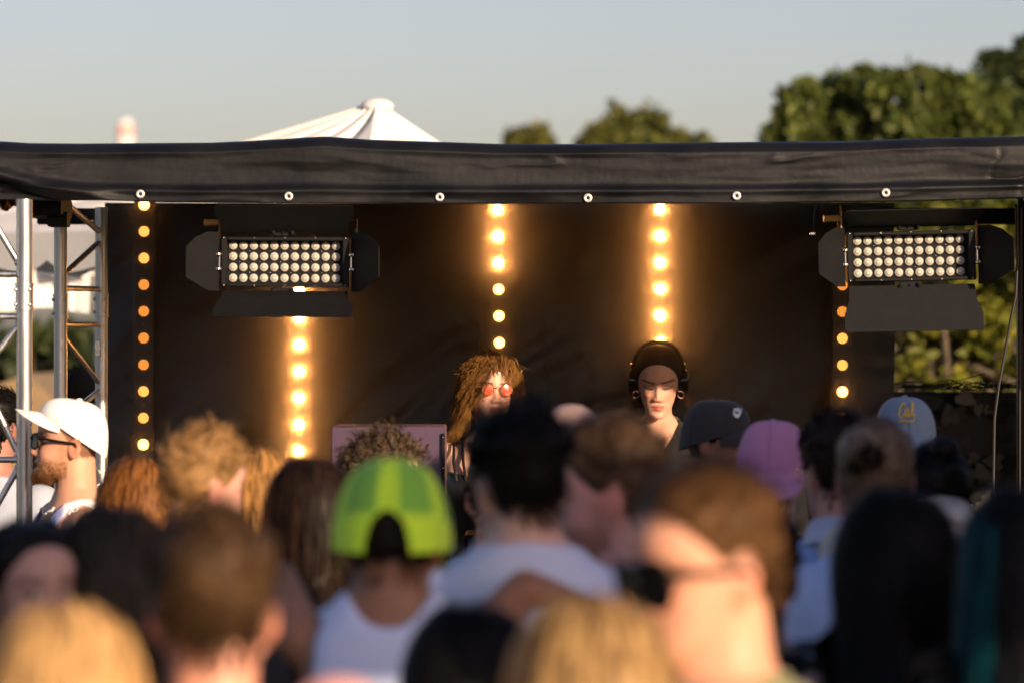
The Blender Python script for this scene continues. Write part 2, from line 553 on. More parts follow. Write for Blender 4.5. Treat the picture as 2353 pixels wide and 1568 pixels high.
# frame of the canopy: beams that carry the floodlights, corner posts
beam = MB(); beam.box((1.2, 11.64, Z(436, 11.64)), (5.9, 0.05, 0.055), bev=0.006)
beam.build("crossbeam", M['blackmetal'], canopy)
beam = MB(); beam.box((1.2, 14.16, 2.36), (5.9, 0.05, 0.06), bev=0.006)
beam.build("rear_beam", M['blackmetal'], canopy)
for sx_ in (X(-70, 14.16), X(2368, 14.16)):
    b = MB(); b.box((sx_, 13.06, 2.36), (0.05, 2.1, 0.06), bev=0.006); b.build("side_beam", M['blackmetal'], canopy)
    b = MB(); b.box((sx_, 14.16, (2.33 + 0) / 2), (0.06, 0.06, 2.33), bev=0.006); b.build("post", M['blackmetal'], canopy)
for y_ in (11.6, 14.16):
    b = MB(); b.box((4.1, y_, 1.17), (0.06, 0.06, 2.34), bev=0.006); b.build("post", M['blackmetal'], canopy)
b = MB(); b.box((X(2366, 12.6), 12.6, 1.17), (0.055, 0.055, 2.34), bev=0.006); b.build("post", M['blackmetal'], canopy)
b = MB(); b.box((X(108, 11.75), 11.75, Z(478, 11.75)), (0.12, 0.30, 0.055), bev=0.004)
b.box((X(135, 11.72), 11.72, Z(505, 11.72)), (0.06, 0.1, 0.045), bev=0.004); b.build("corner_bracket", M['blackmetal'], canopy)
s = MB(); s.ball(P(210, 508, 11.66), 0.006, 8, 6); s.build("bolt", M['steel'], canopy)

# --- black rear wall with diagonal drag folds
wl = MB()
nx2, nz2 = 170, 110
xs = np.linspace(X(240, 13.87), X(2054, 13.87), nx2)
zs = np.linspace(2.40, DECK, nz2)
xx, zz = np.meshgrid(xs, zs)
pp = np.stack([xx, xx * 0, zz], -1).reshape(-1, 3)
du = (pp[:, 0] + pp[:, 2] * .75) ; dv_ = (pp[:, 2] - pp[:, 0] * .62)
wr_ = fbm(pp[:, 0] * 1.2, pp[:, 2] * 1.2, 51)
yy = 0.030 * fbm(du * .35 + .2 * wr_, dv_ * 2.6 + .7 * wr_, 53) + 0.010 * fbm(du * .8, dv_ * 7 + .9 * wr_, 57)
rd = 1 - np.abs(fbm(du * .5, dv_ * 3.0 + 1.0 * wr_, 61, 3)) * 5
yy -= 0.016 * np.clip(rd, 0, 1) ** 2 * sstep(-.1, .4, fbm(du * .9, dv_ * 1.5, 63))
rd = 1 - np.abs(fbm(pp[:, 0] * 4 + wr_ * 1.5, pp[:, 2] * 4 + wr_, 67, 3)) * 7
yy -= 0.006 * np.clip(rd, 0, 1) ** 2 * sstep(.1, .5, fbm(pp[:, 0] * 1.1 + 3, pp[:, 2] * 1.1, 69))
pp[:, 1] = 13.87 + yy
rw = mk_mesh("rear_wall", pp, grid_faces(nz2, nx2)[:, ::-1].copy(), M['pvc_wall'], origin=(0, 13.87, DECK))
tag(rw, "black creased tarpaulin wall hanging at the back of the stage", "tarp")
cb = MB(); pts = [P(1248, 735, 13.81), P(1250, 790, 13.80), P(1258, 850, 13.80), P(1268, 905, 13.80), P(1270, 980, 13.80), P(1270, 1200, 13.80)]
cb.tube(pts, 0.004, 6)
tag(cb.build("cable", M['cable'], origin=tuple(pts[-1])), "thin black cable hanging down the rear wall between the two women", "cable")

# --- vertical LED bars
def led_mesh(name, m):
    b = MB()
    R = 0.0188
    v, f = [[0, -0.010, 0]], []
    for j, (r, y) in enumerate(((0.35, -0.0095), (0.7, -0.007), (1.0, 0.0))):
        for i in range(18):
            a = 2 * math.pi * i / 18
            v.append([R * r * math.cos(a), y, R * r * math.sin(a)])
    for i in range(18):
        f.append((0, 1 + (i + 1) % 18, 1 + i))
        for j in range(2):
            f.append((1 + j * 18 + i, 1 + j * 18 + (i + 1) % 18, 1 + (j + 1) * 18 + (i + 1) % 18, 1 + (j + 1) * 18 + i))
    me = bpy.data.meshes.new(name); me.from_pydata(v, [], f); me.update()
    me.polygons.foreach_set("use_smooth", np.ones(len(f), dtype=bool))
    me.materials.append(m)
    return me
LEDM = {k: led_mesh("led_lens", M[k]) for k in ('led_hot', 'led_warm', 'led_mid', 'led_dim')}
hb = MB(); hb.box((0, 0.03, -0.525), (0.074, 0.05, 1.17), bev=0.004)
house_src = hb.build("housing", M['ledhouse'], local=True)
HOUSE = house_src.data
bpy.data.objects.remove(house_src)
rb = MB(); rb.torus((0, 0.002, 0), 0.0215, 0.003, (0, 1, 0), 20, 6); rr = rb.build("bezel", M['ledhouse'], local=True)
BEZ = rr.data; bpy.data.objects.remove(rr)
rs = MB(); rs.ball((0, 0, 0), 0.0035, 6, 4); rr = rs.build("screw", M['steel'], local=True); SCRW = rr.data; bpy.data.objects.remove(rr)
DL = 13.75
PITCH = 61.0 * DL / F
h_, w_, m_, d_ = 'led_hot', 'led_warm', 'led_mid', 'led_dim'
BARS = [
    (331, 471, 0.2, [w_, m_, m_, d_, d_, d_, d_, m_, m_, w_, m_, d_], "leftmost amber LED bar, dim and unglared, beside the truss"),
    (688, 669, 0.3, [h_, h_, h_, h_, h_, h_, h_, m_, m_, m_, d_, d_], "amber LED bar glaring below the left floodlight"),
    (1143, 482, -0.75, [h_, h_, h_, w_, w_, w_, m_, m_, m_, d_, d_, d_], "amber LED bar glaring above the curly haired woman"),
    (1516, 481, -0.1, [h_, h_, h_, h_, h_, h_, h_, w_, w_, m_, m_, m_], "amber LED bar glaring straight above the woman in headphones"),
    (1935, 655, 0.0, [d_, d_, m_, m_, w_, m_, d_, d_, d_, d_, d_, d_], "amber LED bar partly hidden behind the right floodlight"),
    (2364, 455, 0.0, [m_, d_, d_, d_, d_, d_, d_, d_, m_, m_, d_, d_], "amber LED bar cut by the right edge, beside the black post"),
]
for bx, by, roll, leds, lab in BARS:
    yb = DL if bx < 2300 else 13.1
    root = empty("led_bar", (X(bx, yb), yb, Z(by, yb)), lab, "light bar", "upright amber LED bars on the rear wall", (0, math.radians(roll), 0))
    link("housing", HOUSE, root)
    for i, k in enumerate(leds):
        o = link("led", LEDM[k], root); o.location = (0, 0.001, -i * PITCH)
        o2 = link("bezel", BEZ, o)
        if k == h_:      # the collimated beam of a fully driven LED
            l_ = bpy.data.lights.new("led_beam", 'SPOT'); l_.energy = 2.0; l_.color = (1.0, 0.40, 0.10)
            l_.spot_size = math.radians(120); l_.spot_blend = 1.0; l_.shadow_soft_size = 0.013
            lo_ = bpy.data.objects.new("led_beam", l_); COL.objects.link(lo_); lo_.parent = o
            lo_.location = (0, -0.014, 0); lo_.rotation_euler = (math.radians(-90), 0, 0)
        if i % 3 == 2:
            s_ = link("screw", SCRW, root); s_.location = (0, 0.003, -(i - 0.5) * PITCH)

# --- floodlights: 44 lens matrix lamps with four barn doors
lb = MB(); lb.ball((0, 0, 0), (0.0122, 0.006, 0.0122), 20, 8)
o = lb.build("lens", M['lens'], local=True); LENS = o.data; bpy.data.objects.remove(o)
lb = MB(); lb.torus((0, -0.0052, 0), 0.0058, 0.0013, (0, 1, 0), 18, 6); lb.torus((0, -0.0015, 0), 0.0118, 0.0012, (0, 1, 0), 20, 6)
o = lb.build("ring", M['ringlens'], local=True); LRING = o.data; bpy.data.objects.remove(o)
def flood(px_, py_, dd, roll, label, doors, yaw=0.0):
    root = empty("floodlight", (X(px_, dd), dd, Z(py_, dd)), label, "floodlight", "matrix floodlights hung under the canopy", (0, math.radians(roll), yaw))
    W, H = 0.386, 0.150
    b = MB(); b.box((0, 0.065, 0), (W - 0.01, 0.09, H - 0.006), bev=0.006)
    b.box((0, 0.135, 0), (W * 0.7, 0.05, H * 0.7), bev=0.01)
    for k in range(9):
        b.box((-W * 0.3 + k * W * 0.075, 0.168, 0), (0.006, 0.03, H * 0.6))
    b.build("body", M['blackmetal'], root, local=True)
    fr = MB()
    t = 0.022
    fr.box((-W / 2 + 0.009, 0, 0), (0.018, 0.042, H), bev=0.003); fr.box((W / 2 - 0.011, 0, 0), (0.022, 0.042, H), bev=0.003)
    fr.box((-0.001, 0, H / 2 - 0.006), (W - 0.041, 0.042, 0.012), bev=0.003); fr.box((-0.001, 0, -H / 2 + 0.006), (W - 0.041, 0.042, 0.012), bev=0.003)
    fo = fr.build("bezel", M['blackmetal'], root, local=True)
    px0 = -0.1545 - 0.004
    for r in range(4):
        for c in range(11):
            o = link("lens", LENS, root); o.location = (px0 + c * 0.0309, 0.017, 0.0492 - r * 0.0325)
            link("ring", LRING, o)
    sc = MB()
    for sx in np.linspace(-W / 2 + 0.009, W / 2 - 0.012, 5):
        for sz in (-1, 1):
            sc.ball((sx, -0.0215, sz * (H / 2 - 0.004)), 0.0026, 8, 5)
    for k in range(3):
        for c in (1, 3, 5, 8):
            cc = c + (0.35 if k != 1 else -0.65)
            sc.ball((px0 + cc * 0.0309 + 0.008, 0.0185, 0.033 - k * 0.0325), 0.0021, 8, 5)
    so = sc.build("screws", M['steel'], root, local=True); so["kind"] = "stuff"
    for side, ang, ln in doors:
        ca, sa = math.cos(math.radians(ang)), math.sin(math.radians(ang))
        if side in 'tb':
            s = 1 if side == 't' else -1
            zh = s * (H / 2 + 0.012)
            a0, a1 = W / 2 - 0.006, W / 2 + 0.014
            prof2 = [(-a0, 0), (a0, 0), (a0 + 0.005, ln * .35), (a1, ln * .62), (a1, ln * .96), (a1 - 0.006, ln), (-a1 + 0.006, ln), (-a1, ln * .96), (-a1, ln * .62), (-a0 - 0.005, ln * .35)]
            poly = [(u, -0.02 - w * sa, zh + s * w * ca) for u, w in prof2]
            off = np.array([0, 0.002 * ca, 0.002 * s * sa])
        else:
            s = 1 if side == 'r' else -1
            xh = s * (W / 2 + 0.006)
            hh = 0.088
            prof2 = [(-hh, 0), (-hh, ln * .35), (-hh * .80, ln * .72), (-hh * .52, ln * .97), (-hh * .45, ln), (hh * .52, ln), (hh * .58, ln * .97), (hh * .85, ln * .55), (hh, ln * .3), (hh, 0)]
            poly = [(xh + s * w * ca, -0.02 - w * sa, -u) for u, w in prof2]
            off = np.array([0.002 * s * sa, 0.002 * ca, 0])
        if (side in 'br'): poly = poly[::-1] if side == 'b' else poly
        pb = MB(); pb.prism(poly, off)
        door = pb.build("barn_door", M['blackmetal'], root, smooth=False, local=True)
        hg = MB()
        if side in 'tb':
            for q in (-1, 1):
                hg.box((q * 0.028 - 0.008, -0.022, zh), (0.012, 0.012, 0.016), bev=0.002)
                hg.ball((q * 0.028 - 0.008, -0.03, zh), 0.004, 8, 6)
            hg.box((-0.008, -0.015, zh), (0.06, 0.008, 0.02), bev=0.002); hg.ball((-0.008, -0.022, zh), 0.0042, 8, 6)
        else:
            for q in (-1, 1):
                hg.box((xh, -0.024, q * 0.022), (0.016, 0.012, 0.010), bev=0.002)
                hg.ball((xh, -0.032, q * 0.022), 0.0042, 8, 6)
            hg.box((xh, -0.012, 0), (0.010, 0.006, 0.058), bev=0.002)
        hg.build("hinge", M['steel'] if side in 'lr' else M['blackmetal'], door, local=True)
    yk = MB()
    for s in (-1, 1):
        yk.box((s * (W / 2 + 0.016), 0.075, 0.055), (0.004, 0.03, 0.15), bev=0.001)
    yk.box((0, 0.075, 0.131), (W + 0.036, 0.03, 0.004), bev=0.001)
    yk.build("yoke", M['blackmetal'], root, local=True)
    cl = MB(); cl.box((-W / 2 - 0.035, 0.075, 0.120), (0.050, 0.04, 0.022), bev=0.003)
    cl.cone((-W / 2 - 0.010, 0.055, 0.06), (-W / 2 - 0.010, 0.055, 0.16), 0.0035, 0.0035, 8)
    cl.build("clamp", M['brass'], root, local=True)
    return root
fl = flood(656, 602, 11.53, 0.35, "left floodlight with forty-four pale lenses, its flaps half closed",
           [('t', 55, .135), ('b', 59, .15), ('l', 46, .13), ('r', 62, .185)])
fr_ = flood(2092, 588.5, 11.53, -1.2, "right floodlight with forty-four pale lenses and a wide lower flap",
           [('t', 72, .15), ('b', 24, .15), ('l', 48, .13), ('r', 63, .19)])
for px_, r_ in ((1866, 'w'),):
    sh = MB(); sh.tube([P(1872, 474, 11.7), P(1870, 515, 11.68), P(1868, 532, 11.67)], 0.0015, 6)
    sh.box(P(1866, 537, 11.66), (0.018, 0.012, 0.010), bev=0.002)
    tag(sh.build("safety_hook", M['steel'], origin=tuple(P(1866, 470, 11.7))), "small shiny safety hook hanging left of the right floodlight", "hook")

# --- aluminium truss towers at the left
def truss(label, tubes, braces, collars, name="truss_tower", plate=None):
    base = np.mean([[t[0], t[1], 0.0] for t in tubes], 0)
    root = empty(name, tuple(base), label, "truss", "aluminium truss towers at the stage side")
    for x, y, r, z0, z1 in tubes:
        b = MB(); b.cone((x, y, z0), (x, y, z1), r, r, 28); to = b.build("tube", M['alu'], root)
        for zc in collars.get((x, y), ()):
            c = MB(); c.cone((x, y, zc - 0.040), (x, y, zc + 0.040), r * 1.10, r * 1.10, 28)
            for q in (-0.036, 0.036): c.cone((x, y, zc + q - 0.003), (x, y, zc + q + 0.003), r * 1.2, r * 1.2, 28)
            for q in (-0.022, 0.022): c.ball((x + r * 0.75, y - r * 0.9, zc + q), 0.0055, 8, 6); c.ball((x - r * 1.05, y - r * 0.5, zc + q), 0.0055, 8, 6)
            c.build("collar", M['alu'], to)
    for a, b_ in braces:
        b = MB(); b.cone(a, b_, 0.0095, 0.0095, 14)
        for e in (a, b_):
            b.ball(e, 0.0125, 10, 7)
        b.build("brace", M['alu'], root)
    if plate is not None:
        b = MB(); b.box(plate, (0.018, 0.004, 0.055), bev=0.001); b.build("nameplate", M['steel'], root)
    return root
A = (X(56, 11.3), 11.3); L0 = (A[0] - 0.29, 11.3)
def at(px_, py_, d_): return P(px_, py_, d_)
za = lambda py: Z(py, 11.3)
br = []
zz0 = za(535)
for za_, zb_ in ((535, 597), ):
    pass
xL, xA = L0[0] + 0.02, A[0] - 0.018
def seg(xa, xb, y, slope_pts):
    (p0, q0), (p1, q1) = slope_pts
    (x0, z0), (x1, z1) = (X(p0, y), Z(q0, y)), (X(p1, y), Z(q1, y))
    k = (z1 - z0) / (x1 - x0)
    return ((xa, y, z0 + k * (xa - x0)), (xb, y, z0 + k * (xb - x0)))
for sp in (((0, 533), (38, 597)), ((0, 802), (36, 755)), ((0, 954), (29, 1015)), ((0, 1147), (29, 1096))):
    br.append(seg(xL, xA, 11.3, sp))
for py in (630, 728, 1055):
    br.append(((xL, 11.3, za(py)), (xA, 11.3, za(py))))
for k in range(3):
    z_ = za(1250 + k * 200); br.append(((xL, 11.3, z_), (xA, 11.3, z_ - 0.18)))
truss("front aluminium truss tower with a bright sunlit round tube at the left edge",
      [(A[0], A[1], 0.0237, 0, Z(458, 11.3)), (L0[0], L0[1], 0.0237, 0, Z(458, 11.3))], br, {A: [Z(682, 11.3)], L0: [Z(682, 11.3)]})
dB = 12.6; dC = 13.2
Bt = (X(139, dB), dB); Ct = (X(233, dC), dC)
br = []
def b2(p0, q0, p1, q1):
    a = P(p0, q0, dB); b = P(p1, q1, dC)
    a[0], b[0] = Bt[0] + 0.01, Ct[0] - 0.008
    return (tuple(a), tuple(b))
for q0, q1 in ((631, 556), (462, 533), (662, 664), (745, 745), (775, 878), (962, 896), (985, 1090), (1200, 1110)):
    br.append(b2(158, q0, 222, q1))
truss("rear aluminium truss ladder of two greyer tubes with cross braces beside the black wall",
      [(Bt[0], Bt[1], 0.0220, 0, 2.36), (Ct[0], Ct[1], 0.0218, 0, 2.36)], br,
      {Bt: [Z(704, dB)], Ct: [Z(702, dC)]}, plate=P(224, 800, dC - 0.03))
gf = MB()
nn = 26; vv = []
for i in range(nn):
    for j in range(5):
        p = P(-40 + 84 * i / (nn - 1), 452 + 28 * j / 4 + (6 * math.sin(i * .5) if j == 4 else 0), 11.55)
        p[1] += 0.012 * math.sin(i * 2.1 + j) + 0.008 * math.cos(i * 5.3 - 2 * j); vv.append(p)
gf.add(vv, grid_faces(nn, 5).tolist())
tag(gf.build("foil_strip", M['gold'], smooth=False, origin=tuple(P(0, 466, 11.55))), "crinkled gold foil strip under the canopy corner", "foil")

# --- DJ table and the purple flight case in front of the women
t = empty("dj_table", (0.25, 12.25, DECK), "black cloth fronted DJ table in front of the two women", "table")
b = MB(); b.box((0.25, 12.25, 1.17), (1.9, 0.5, 0.04), bev=0.004); b.build("tabletop", M['blackmetal'], t)
b = MB(); b.box((0.25, 12.02, 0.695), (1.86, 0.02, 0.91)); b.build("front_cloth", M['blackflat'], t)
for sx in (-0.62, 1.12):
    for sy in (12.09, 12.42):
        b = MB(); b.box((sx, sy, 0.695), (0.04, 0.04, 0.91), bev=0.004); b.build("leg", M['blackmetal'], t)
dF = 11.98
x0, x1, zT = X(763, dF), X(1022, dF), Z(978, dF)
c = empty("flight_case", ((x0 + x1) / 2, dF + 0.17, 1.19), "purple panelled flight case with black riveted edging in front of the curly haired woman", "flight case")
b = MB(); b.box(((x0 + x1) / 2, dF + 0.17, (1.19 + zT) / 2), (x1 - x0, 0.33, zT - 1.19), bev=0.004); b.build("panel", M['purple'], c)
b = MB(); b.box((x1 - 0.006, dF - 0.001, (1.19 + zT) / 2 - 0.012), (0.010, 0.012, zT - 1.19 - 0.02), bev=0.002)
e_ = b.build("edging", M['blackmetal'], c)
rv = MB()
for k in range(6): rv.ball((x1 - 0.006, dF - 0.008, zT - 0.035 - k * 0.095), 0.0025, 8, 5)
for k, o_ in enumerate([rv]): o_.build("rivets", M['steel'], e_)
b = MB(); b.box((x0 + 0.002, dF - 0.001, (1.19 + zT) / 2), (0.006, 0.012, zT - 1.19), bev=0.002); b.build("edging", M['purple'], c)
# mixer and players on the table
for mx, wd, nm, lab in ((0.0, 0.30, "media_player", "black DJ media player on the table left of the mixer"), (0.36, 0.32, "mixer", "black DJ mixer in the middle of the table"), (0.74, 0.30, "media_player", "black DJ media player on the table right of the mixer")):
    r = empty(nm, (mx, 12.3, 1.19), lab, "DJ deck")
    b = MB(); b.box((mx, 12.3, 1.24), (wd, 0.36, 0.10), bev=0.008); b.build("body", M['blackmetal'], r)
    if nm == "mixer":
        for i in range(4):
            for j in range(4):
                b = MB(); b.cone((mx - 0.1 + i * 0.066, 12.22 + j * 0.05, 1.29), (mx - 0.1 + i * 0.066, 12.22 + j * 0.05, 1.308), 0.009, 0.007, 10); b.build("knob", M['blackmetal'], r)
    else:
        b = MB(); b.cone((mx, 12.26, 1.29), (mx, 12.26, 1.303), 0.1, 0.098, 32); b.build("jog_wheel", M['steel'], r)

# --- right side: low wall hung with camouflage net, cable, white pole
nroot = empty("camouflage_net", (1.55, 14.3, 0), "dark camouflage net with cut leaves over the low wall at the right", "net")
b = MB(); b.box((1.72, 14.33, Z(900, 14.3) / 2), (0.75, 0.04, Z(900, 14.3)), bev=0.01); b.build("backing", M['blackflat'], nroot)
rs_ = np.random.default_rng(5)
b = MB()
for k in range(170):
    cx, cz = rs_.uniform(1.40, 2.05), rs_.uniform(0.3, Z(890, 14.3))
    s_ = rs_.uniform(0.022, 0.05); a = rs_.uniform(0, 6.28)
    base = np.array([[0, 0, -1.1], [.55, 0, -.25], [.8, -.15, .45], [.4, -.3, .8], [0, -.1, .5], [-.4, -.3, .8], [-.8, -.15, .45], [-.55, 0, -.25]]) * s_
    ca, sa = math.cos(a), math.sin(a)
    R_ = np.array([[ca, 0, sa], [0, 1, 0], [-sa, 0, ca]]); tl = rs_.uniform(-.7, .7)
    R2 = np.array([[1, 0, 0], [0, math.cos(tl), -math.sin(tl)], [0, math.sin(tl), math.cos(tl)]])
    v = base @ R_.T @ R2.T + [cx, 14.26 - rs_.uniform(0, 0.03), cz]
    b.add(v, [(0, 1, 2, 3, 4, 5, 6, 7)])
lo = b.build("net_leaves", M['camo'], nroot); lo["kind"] = "stuff"
b = MB()
for k in range(7):
    zz_ = Z(886, 14.2) + rs_.normal() * 0.006
    pts = [(1.38 + i * 0.05, 14.24 + rs_.normal() * .012, zz_ + 0.008 * math.sin(i * 1.3 + k) + rs_.normal() * .006) for i in range(13)]
    b.tube(pts, 0.0022, 5)
for k in range(40):
    p = np.array([rs_.uniform(1.4, 1.95), 14.22, Z(887, 14.2)])
    b.tube([p, p + rs_.normal(size=3) * 0.014], 0.0018, 4)
b.tube([(1.50, 14.24, Z(886, 14.2)), (1.60, 14.2, Z(880, 14.2)), (1.68, 14.16, Z(868, 14.2)), (1.74, 14.12, Z(856, 14.2))], 0.002, 5)
b.build("twig_edge", M['camo'], nroot)
cb = MB(); cp = [P(2334, 470, 12.0), P(2337, 600, 12.0), P(2333, 680, 12.0), P(2322, 730, 12.0), P(2308, 810, 12.0), P(2294, 885, 12.0), P(2284, 960, 12.0), P(2280, 1200, 12.0)]
cb.tube(cp, 0.0045, 8)
tag(cb.build("cable", M['cable'], origin=tuple(cp[-1])), "thick black cable sagging beside the right post, in front of the greenery", "cable")
wp = MB(); wp.cone((X(2342, 14.9), 14.9, 0), (X(2342, 14.9), 14.9, Z(792, 14.9)), 0.0085, 0.0085, 14); wp.ball((X(2342, 14.9), 14.9, Z(790, 14.9)), 0.010, 10, 7)
tag(wp.build("white_pole", M['white_plastic'], origin=(X(2342, 14.9), 14.9, 0)), "slim white pole standing behind the camouflage net at the right", "pole")

# --- smoke volume added in front of the rear wall to imitate LED lens bloom
hz = MB(); hz.box((-0.045, 13.17, 1.345), (2.81, 1.26, 2.17))
hm = bpy.data.materials.new("stage_smoke"); hm.use_nodes = True
nt = hm.node_tree; nt.nodes.clear()
ho = nt.nodes.new("ShaderNodeOutputMaterial"); hv = nt.nodes.new("ShaderNodeVolumePrincipled")
hv.inputs["Color"].default_value = (0.9, 0.9, 0.9, 1); hv.inputs["Density"].default_value = 0.12
hv.inputs["Anisotropy"].default_value = 0.971
nt.links.new(hv.outputs[0], ho.inputs["Volume"])
tag(hz.build("stage_smoke", hm, smooth=False), kind="stuff")

# ------------------------------------------------------------------ background: tents, mast, trees
def canopy_roof(pk, corners, sag, n=14):
    """four-sided tent roof, concave towards its peak; returns verts and faces"""
    mb = MB()
    for k in range(4):
        a, b_ = np.array(corners[k], float), np.array(corners[(k + 1) % 4], float)
        v = []
        for i in range(n + 1):
            s = i / n
            for j in range(n + 1):
                u = j / n
                e = a * (1 - u) + b_ * u
                p = pk * (1 - s) + e * s
                p = p + np.array([0, 0, -sag * math.sin(math.pi * s) ** 1.0 * (1 - 0.25 * math.sin(math.pi * u))])
                nrm = np.array([p[0] - pk[0], p[1] - pk[1], 0.6])
                p = p + 0.02 * math.sin(u * 19 + s * 9) * s * (1 - s) * 2 * nrm / np.linalg.norm(nrm)
                v.append(p)
        mb.add(v, grid_faces(n + 1, n + 1).tolist())
    return mb
dT = 16.4
tent = empty("party_tent", (X(800, dT), dT, 0), "white peaked party tent showing above the black canopy", "tent")
pk = P(866, 224, dT)
hw = 1.5
cx = pk[0]
ze = 2.36
ang = math.radians(24)
cor = []
for a in (45, 135, 225, 315):
    r = hw * math.sqrt(2)
    cor.append((cx + r * math.cos(math.radians(a) + ang), dT + r * math.sin(math.radians(a) + ang), ze))
cor = [(cx + 0.95, dT + 0.35, ze), (cx + 0.35, dT + 1.6, ze), (cx - 2.05, dT + 0.35, ze), (cx - 0.05, dT - 1.35, ze)]
rf = MB()
n = 60
for k in range(4):
    a, b_ = np.array(cor[k]), np.array(cor[(k + 1) % 4])
    pkk = pk + np.array([0, 0, -0.015])
    s, u = np.meshgrid(np.linspace(0, 1, n + 1), np.linspace(0, 1, n + 1), indexing='ij')
    e = a[None, None] * (1 - u[..., None]) + b_[None, None] * u[..., None]
    p = pkk * (1 - s[..., None]) + e * s[..., None]
    p[..., 2] -= (0.02 if k in (1, 2) else 0.045) * np.sin(np.pi * s) * (0.4 + 0.6 * np.sin(np.pi * u))
    if k == 2:      # slack cloth on the left slope hangs in deep pleats
        fold = np.abs(np.sin(u * 13 + s * 7 + .6 * fbm(u * 3, s * 3, 5)))
        p[..., 2] -= 0.085 * (1 - fold) ** 2 * np.sin(np.pi * np.clip(s * 1.25, 0, 1)) ** .6 * sstep(0, .12, u) * sstep(1, .9, u)
        p[..., 1] += 0.08 * (1 - fold) ** 2 * np.sin(np.pi * s) * sstep(0, .12, u) * sstep(1, .9, u)
    else:
        p[..., 2] += 0.006 * fbm(u * 8, s * 3, 9) * np.sin(np.pi * s)
    rf.add(p.reshape(-1, 3), grid_faces(n + 1, n + 1).tolist())
rf.build("roof", M['canvas'], tent)
cp_ = MB(); cp_.ball(pk + [0, 0, -0.040], (0.072, 0.072, 0.036), 18, 10); cp_.build("peak_cap", M['canvas'], tent)
for k in range(4):
    b = MB(); b.cone((cor[k][0], cor[k][1], 0), (cor[k][0], cor[k][1], ze), 0.02, 0.02, 10); b.build("leg", M['alu'], tent)
b = MB(); b.cone((cx, dT, 0), (cx, dT, pk[2] - 0.03), 0.02, 0.02, 10); b.build("centre_pole", M['alu'], tent)
for k in range(4):
    a, b_ = np.array(cor[k]), np.array(cor[(k + 1) % 4])
    vb = MB(); vv = []
    for i in range(25):
        q = a + (b_ - a) * i / 24
        vv += [q, q + [0, 0, -0.12 - 0.06 * abs(math.sin(i / 24 * 9 * math.pi))]]
    vb.add(vv, [(2 * i, 2 * i + 1, 2 * i + 3, 2 * i + 2) for i in range(24)]); vb.build("valance", M['canvas'], tent)

dT2 = 21.0
tent2 = empty("party_tent", (X(60, dT2), dT2, 0), "white tent with a scalloped drape seen through the truss at the left", "tent")
x0, x1 = X(-330, dT2), X(228, dT2)
b = MB()
nn = 60; vv = []
for i in range(nn):
    u = i / (nn - 1); x = x0 + (x1 - x0) * u
    pxx = 1176 + x * F / dT2
    sc = 712 if pxx < 160 else 715
    for j in range(14):
        w = j / 13
        vv.append((x, dT2 + 0.06 * math.sin(u * 40) * w + 0.03 * math.sin(u * 90 + 2) * w, Z(500 + (sc - 500 + 6 * math.sin(u * 14)) * w, dT2)))
b.add(vv, grid_faces(nn, 14).tolist()); b.build("side_wall", M['canvas'], tent2)
b = MB(); pkx = (x0 + x1) / 2
for i in range(1):
    pk2 = np.array([pkx - 0.1, dT2 + 1.2, Z(470, dT2)])
cn = [(x0, dT2, Z(500, dT2)), (x1, dT2, Z(500, dT2)), (x1, dT2 + 2.4, Z(500, dT2)), (x0, dT2 + 2.4, Z(500, dT2))]
for k in range(4): b.add([pk2, cn[k], cn[(k + 1) % 4]], [(0, 1, 2)])
b.build("roof", M['canvas'], tent2, smooth=False)
b = MB(); vv = []
for i in range(30):      # curved drape tied back at the right-hand leg
    w = i / 29
    xr = X(168 + 52 * (w ** 3), dT2 - 0.15); xl = X(110, dT2 - .15)
    for j in range(8):
        vv.append((xl + (xr - xl) * j / 7, dT2 - 0.15 - 0.05 * math.sin(j * 1.7), Z(498 + 135 * w, dT2)))
b.add(vv, grid_faces(30, 8).tolist()); b.build("drape", M['canvas'], tent2)
for x, y in ((x0, dT2), (x1, dT2), (x1, dT2 + 2.4), (x0, dT2 + 2.4)):
    b = MB(); b.cone((x, y, 0), (x, y, Z(500, dT2)), 0.025, 0.025, 10); b.build("leg", M['alu'], tent2)
dT3 = 27.0
tb = empty("beige_tent", (X(40, dT3), dT3, 0), "small beige tent far behind the truss at the left", "tent")
b = MB(); b.add([(X(-120, dT3), dT3, 0), (X(130, dT3), dT3, 0), (X(135, dT3), dT3, Z(925, dT3)), (X(60, dT3), dT3, Z(858, dT3)), (X(-120, dT3), dT3, Z(925, dT3)),
                 (X(-120, dT3), dT3 + 2, 0), (X(130, dT3), dT3 + 2, 0), (X(135, dT3), dT3 + 2, Z(925, dT3)), (X(60, dT3), dT3 + 2, Z(858, dT3)), (X(-120, dT3), dT3 + 2, Z(925, dT3))],
               [(0, 1, 2, 3, 4), (9, 8, 7, 6, 5), (2, 7, 8, 3), (3, 8, 9, 4), (1, 6, 7, 2), (0, 4, 9, 5)])
b.build("canvas", mat("beige_canvas", (0.22, 0.15, 0.08), 0.8, var=0.1), tb, smooth=False)

dM = 170.0
ms = empty("striped_mast", (X(288, dM), dM, 0), "tall white and pink tower far off at the left above the canopy", "tower")
zt_ = Z(276, dM)
for k, (a, b_, c_) in enumerate(((0, zt_ - 2.4, 'mast_white'), (zt_ - 2.4, zt_ - 0.7, 'mast_white'), (zt_ - .7, zt_ - .28, 'mast_pink'), (zt_ - .28, zt_, 'mast_white'))):
    b = MB(); b.cone((X(288, dM), dM, a), (X(288, dM), dM, b_), 0.42 if k == 0 else 0.33, 0.33 if k < 3 else 0.22, 16); b.build("section", M[c_], ms)

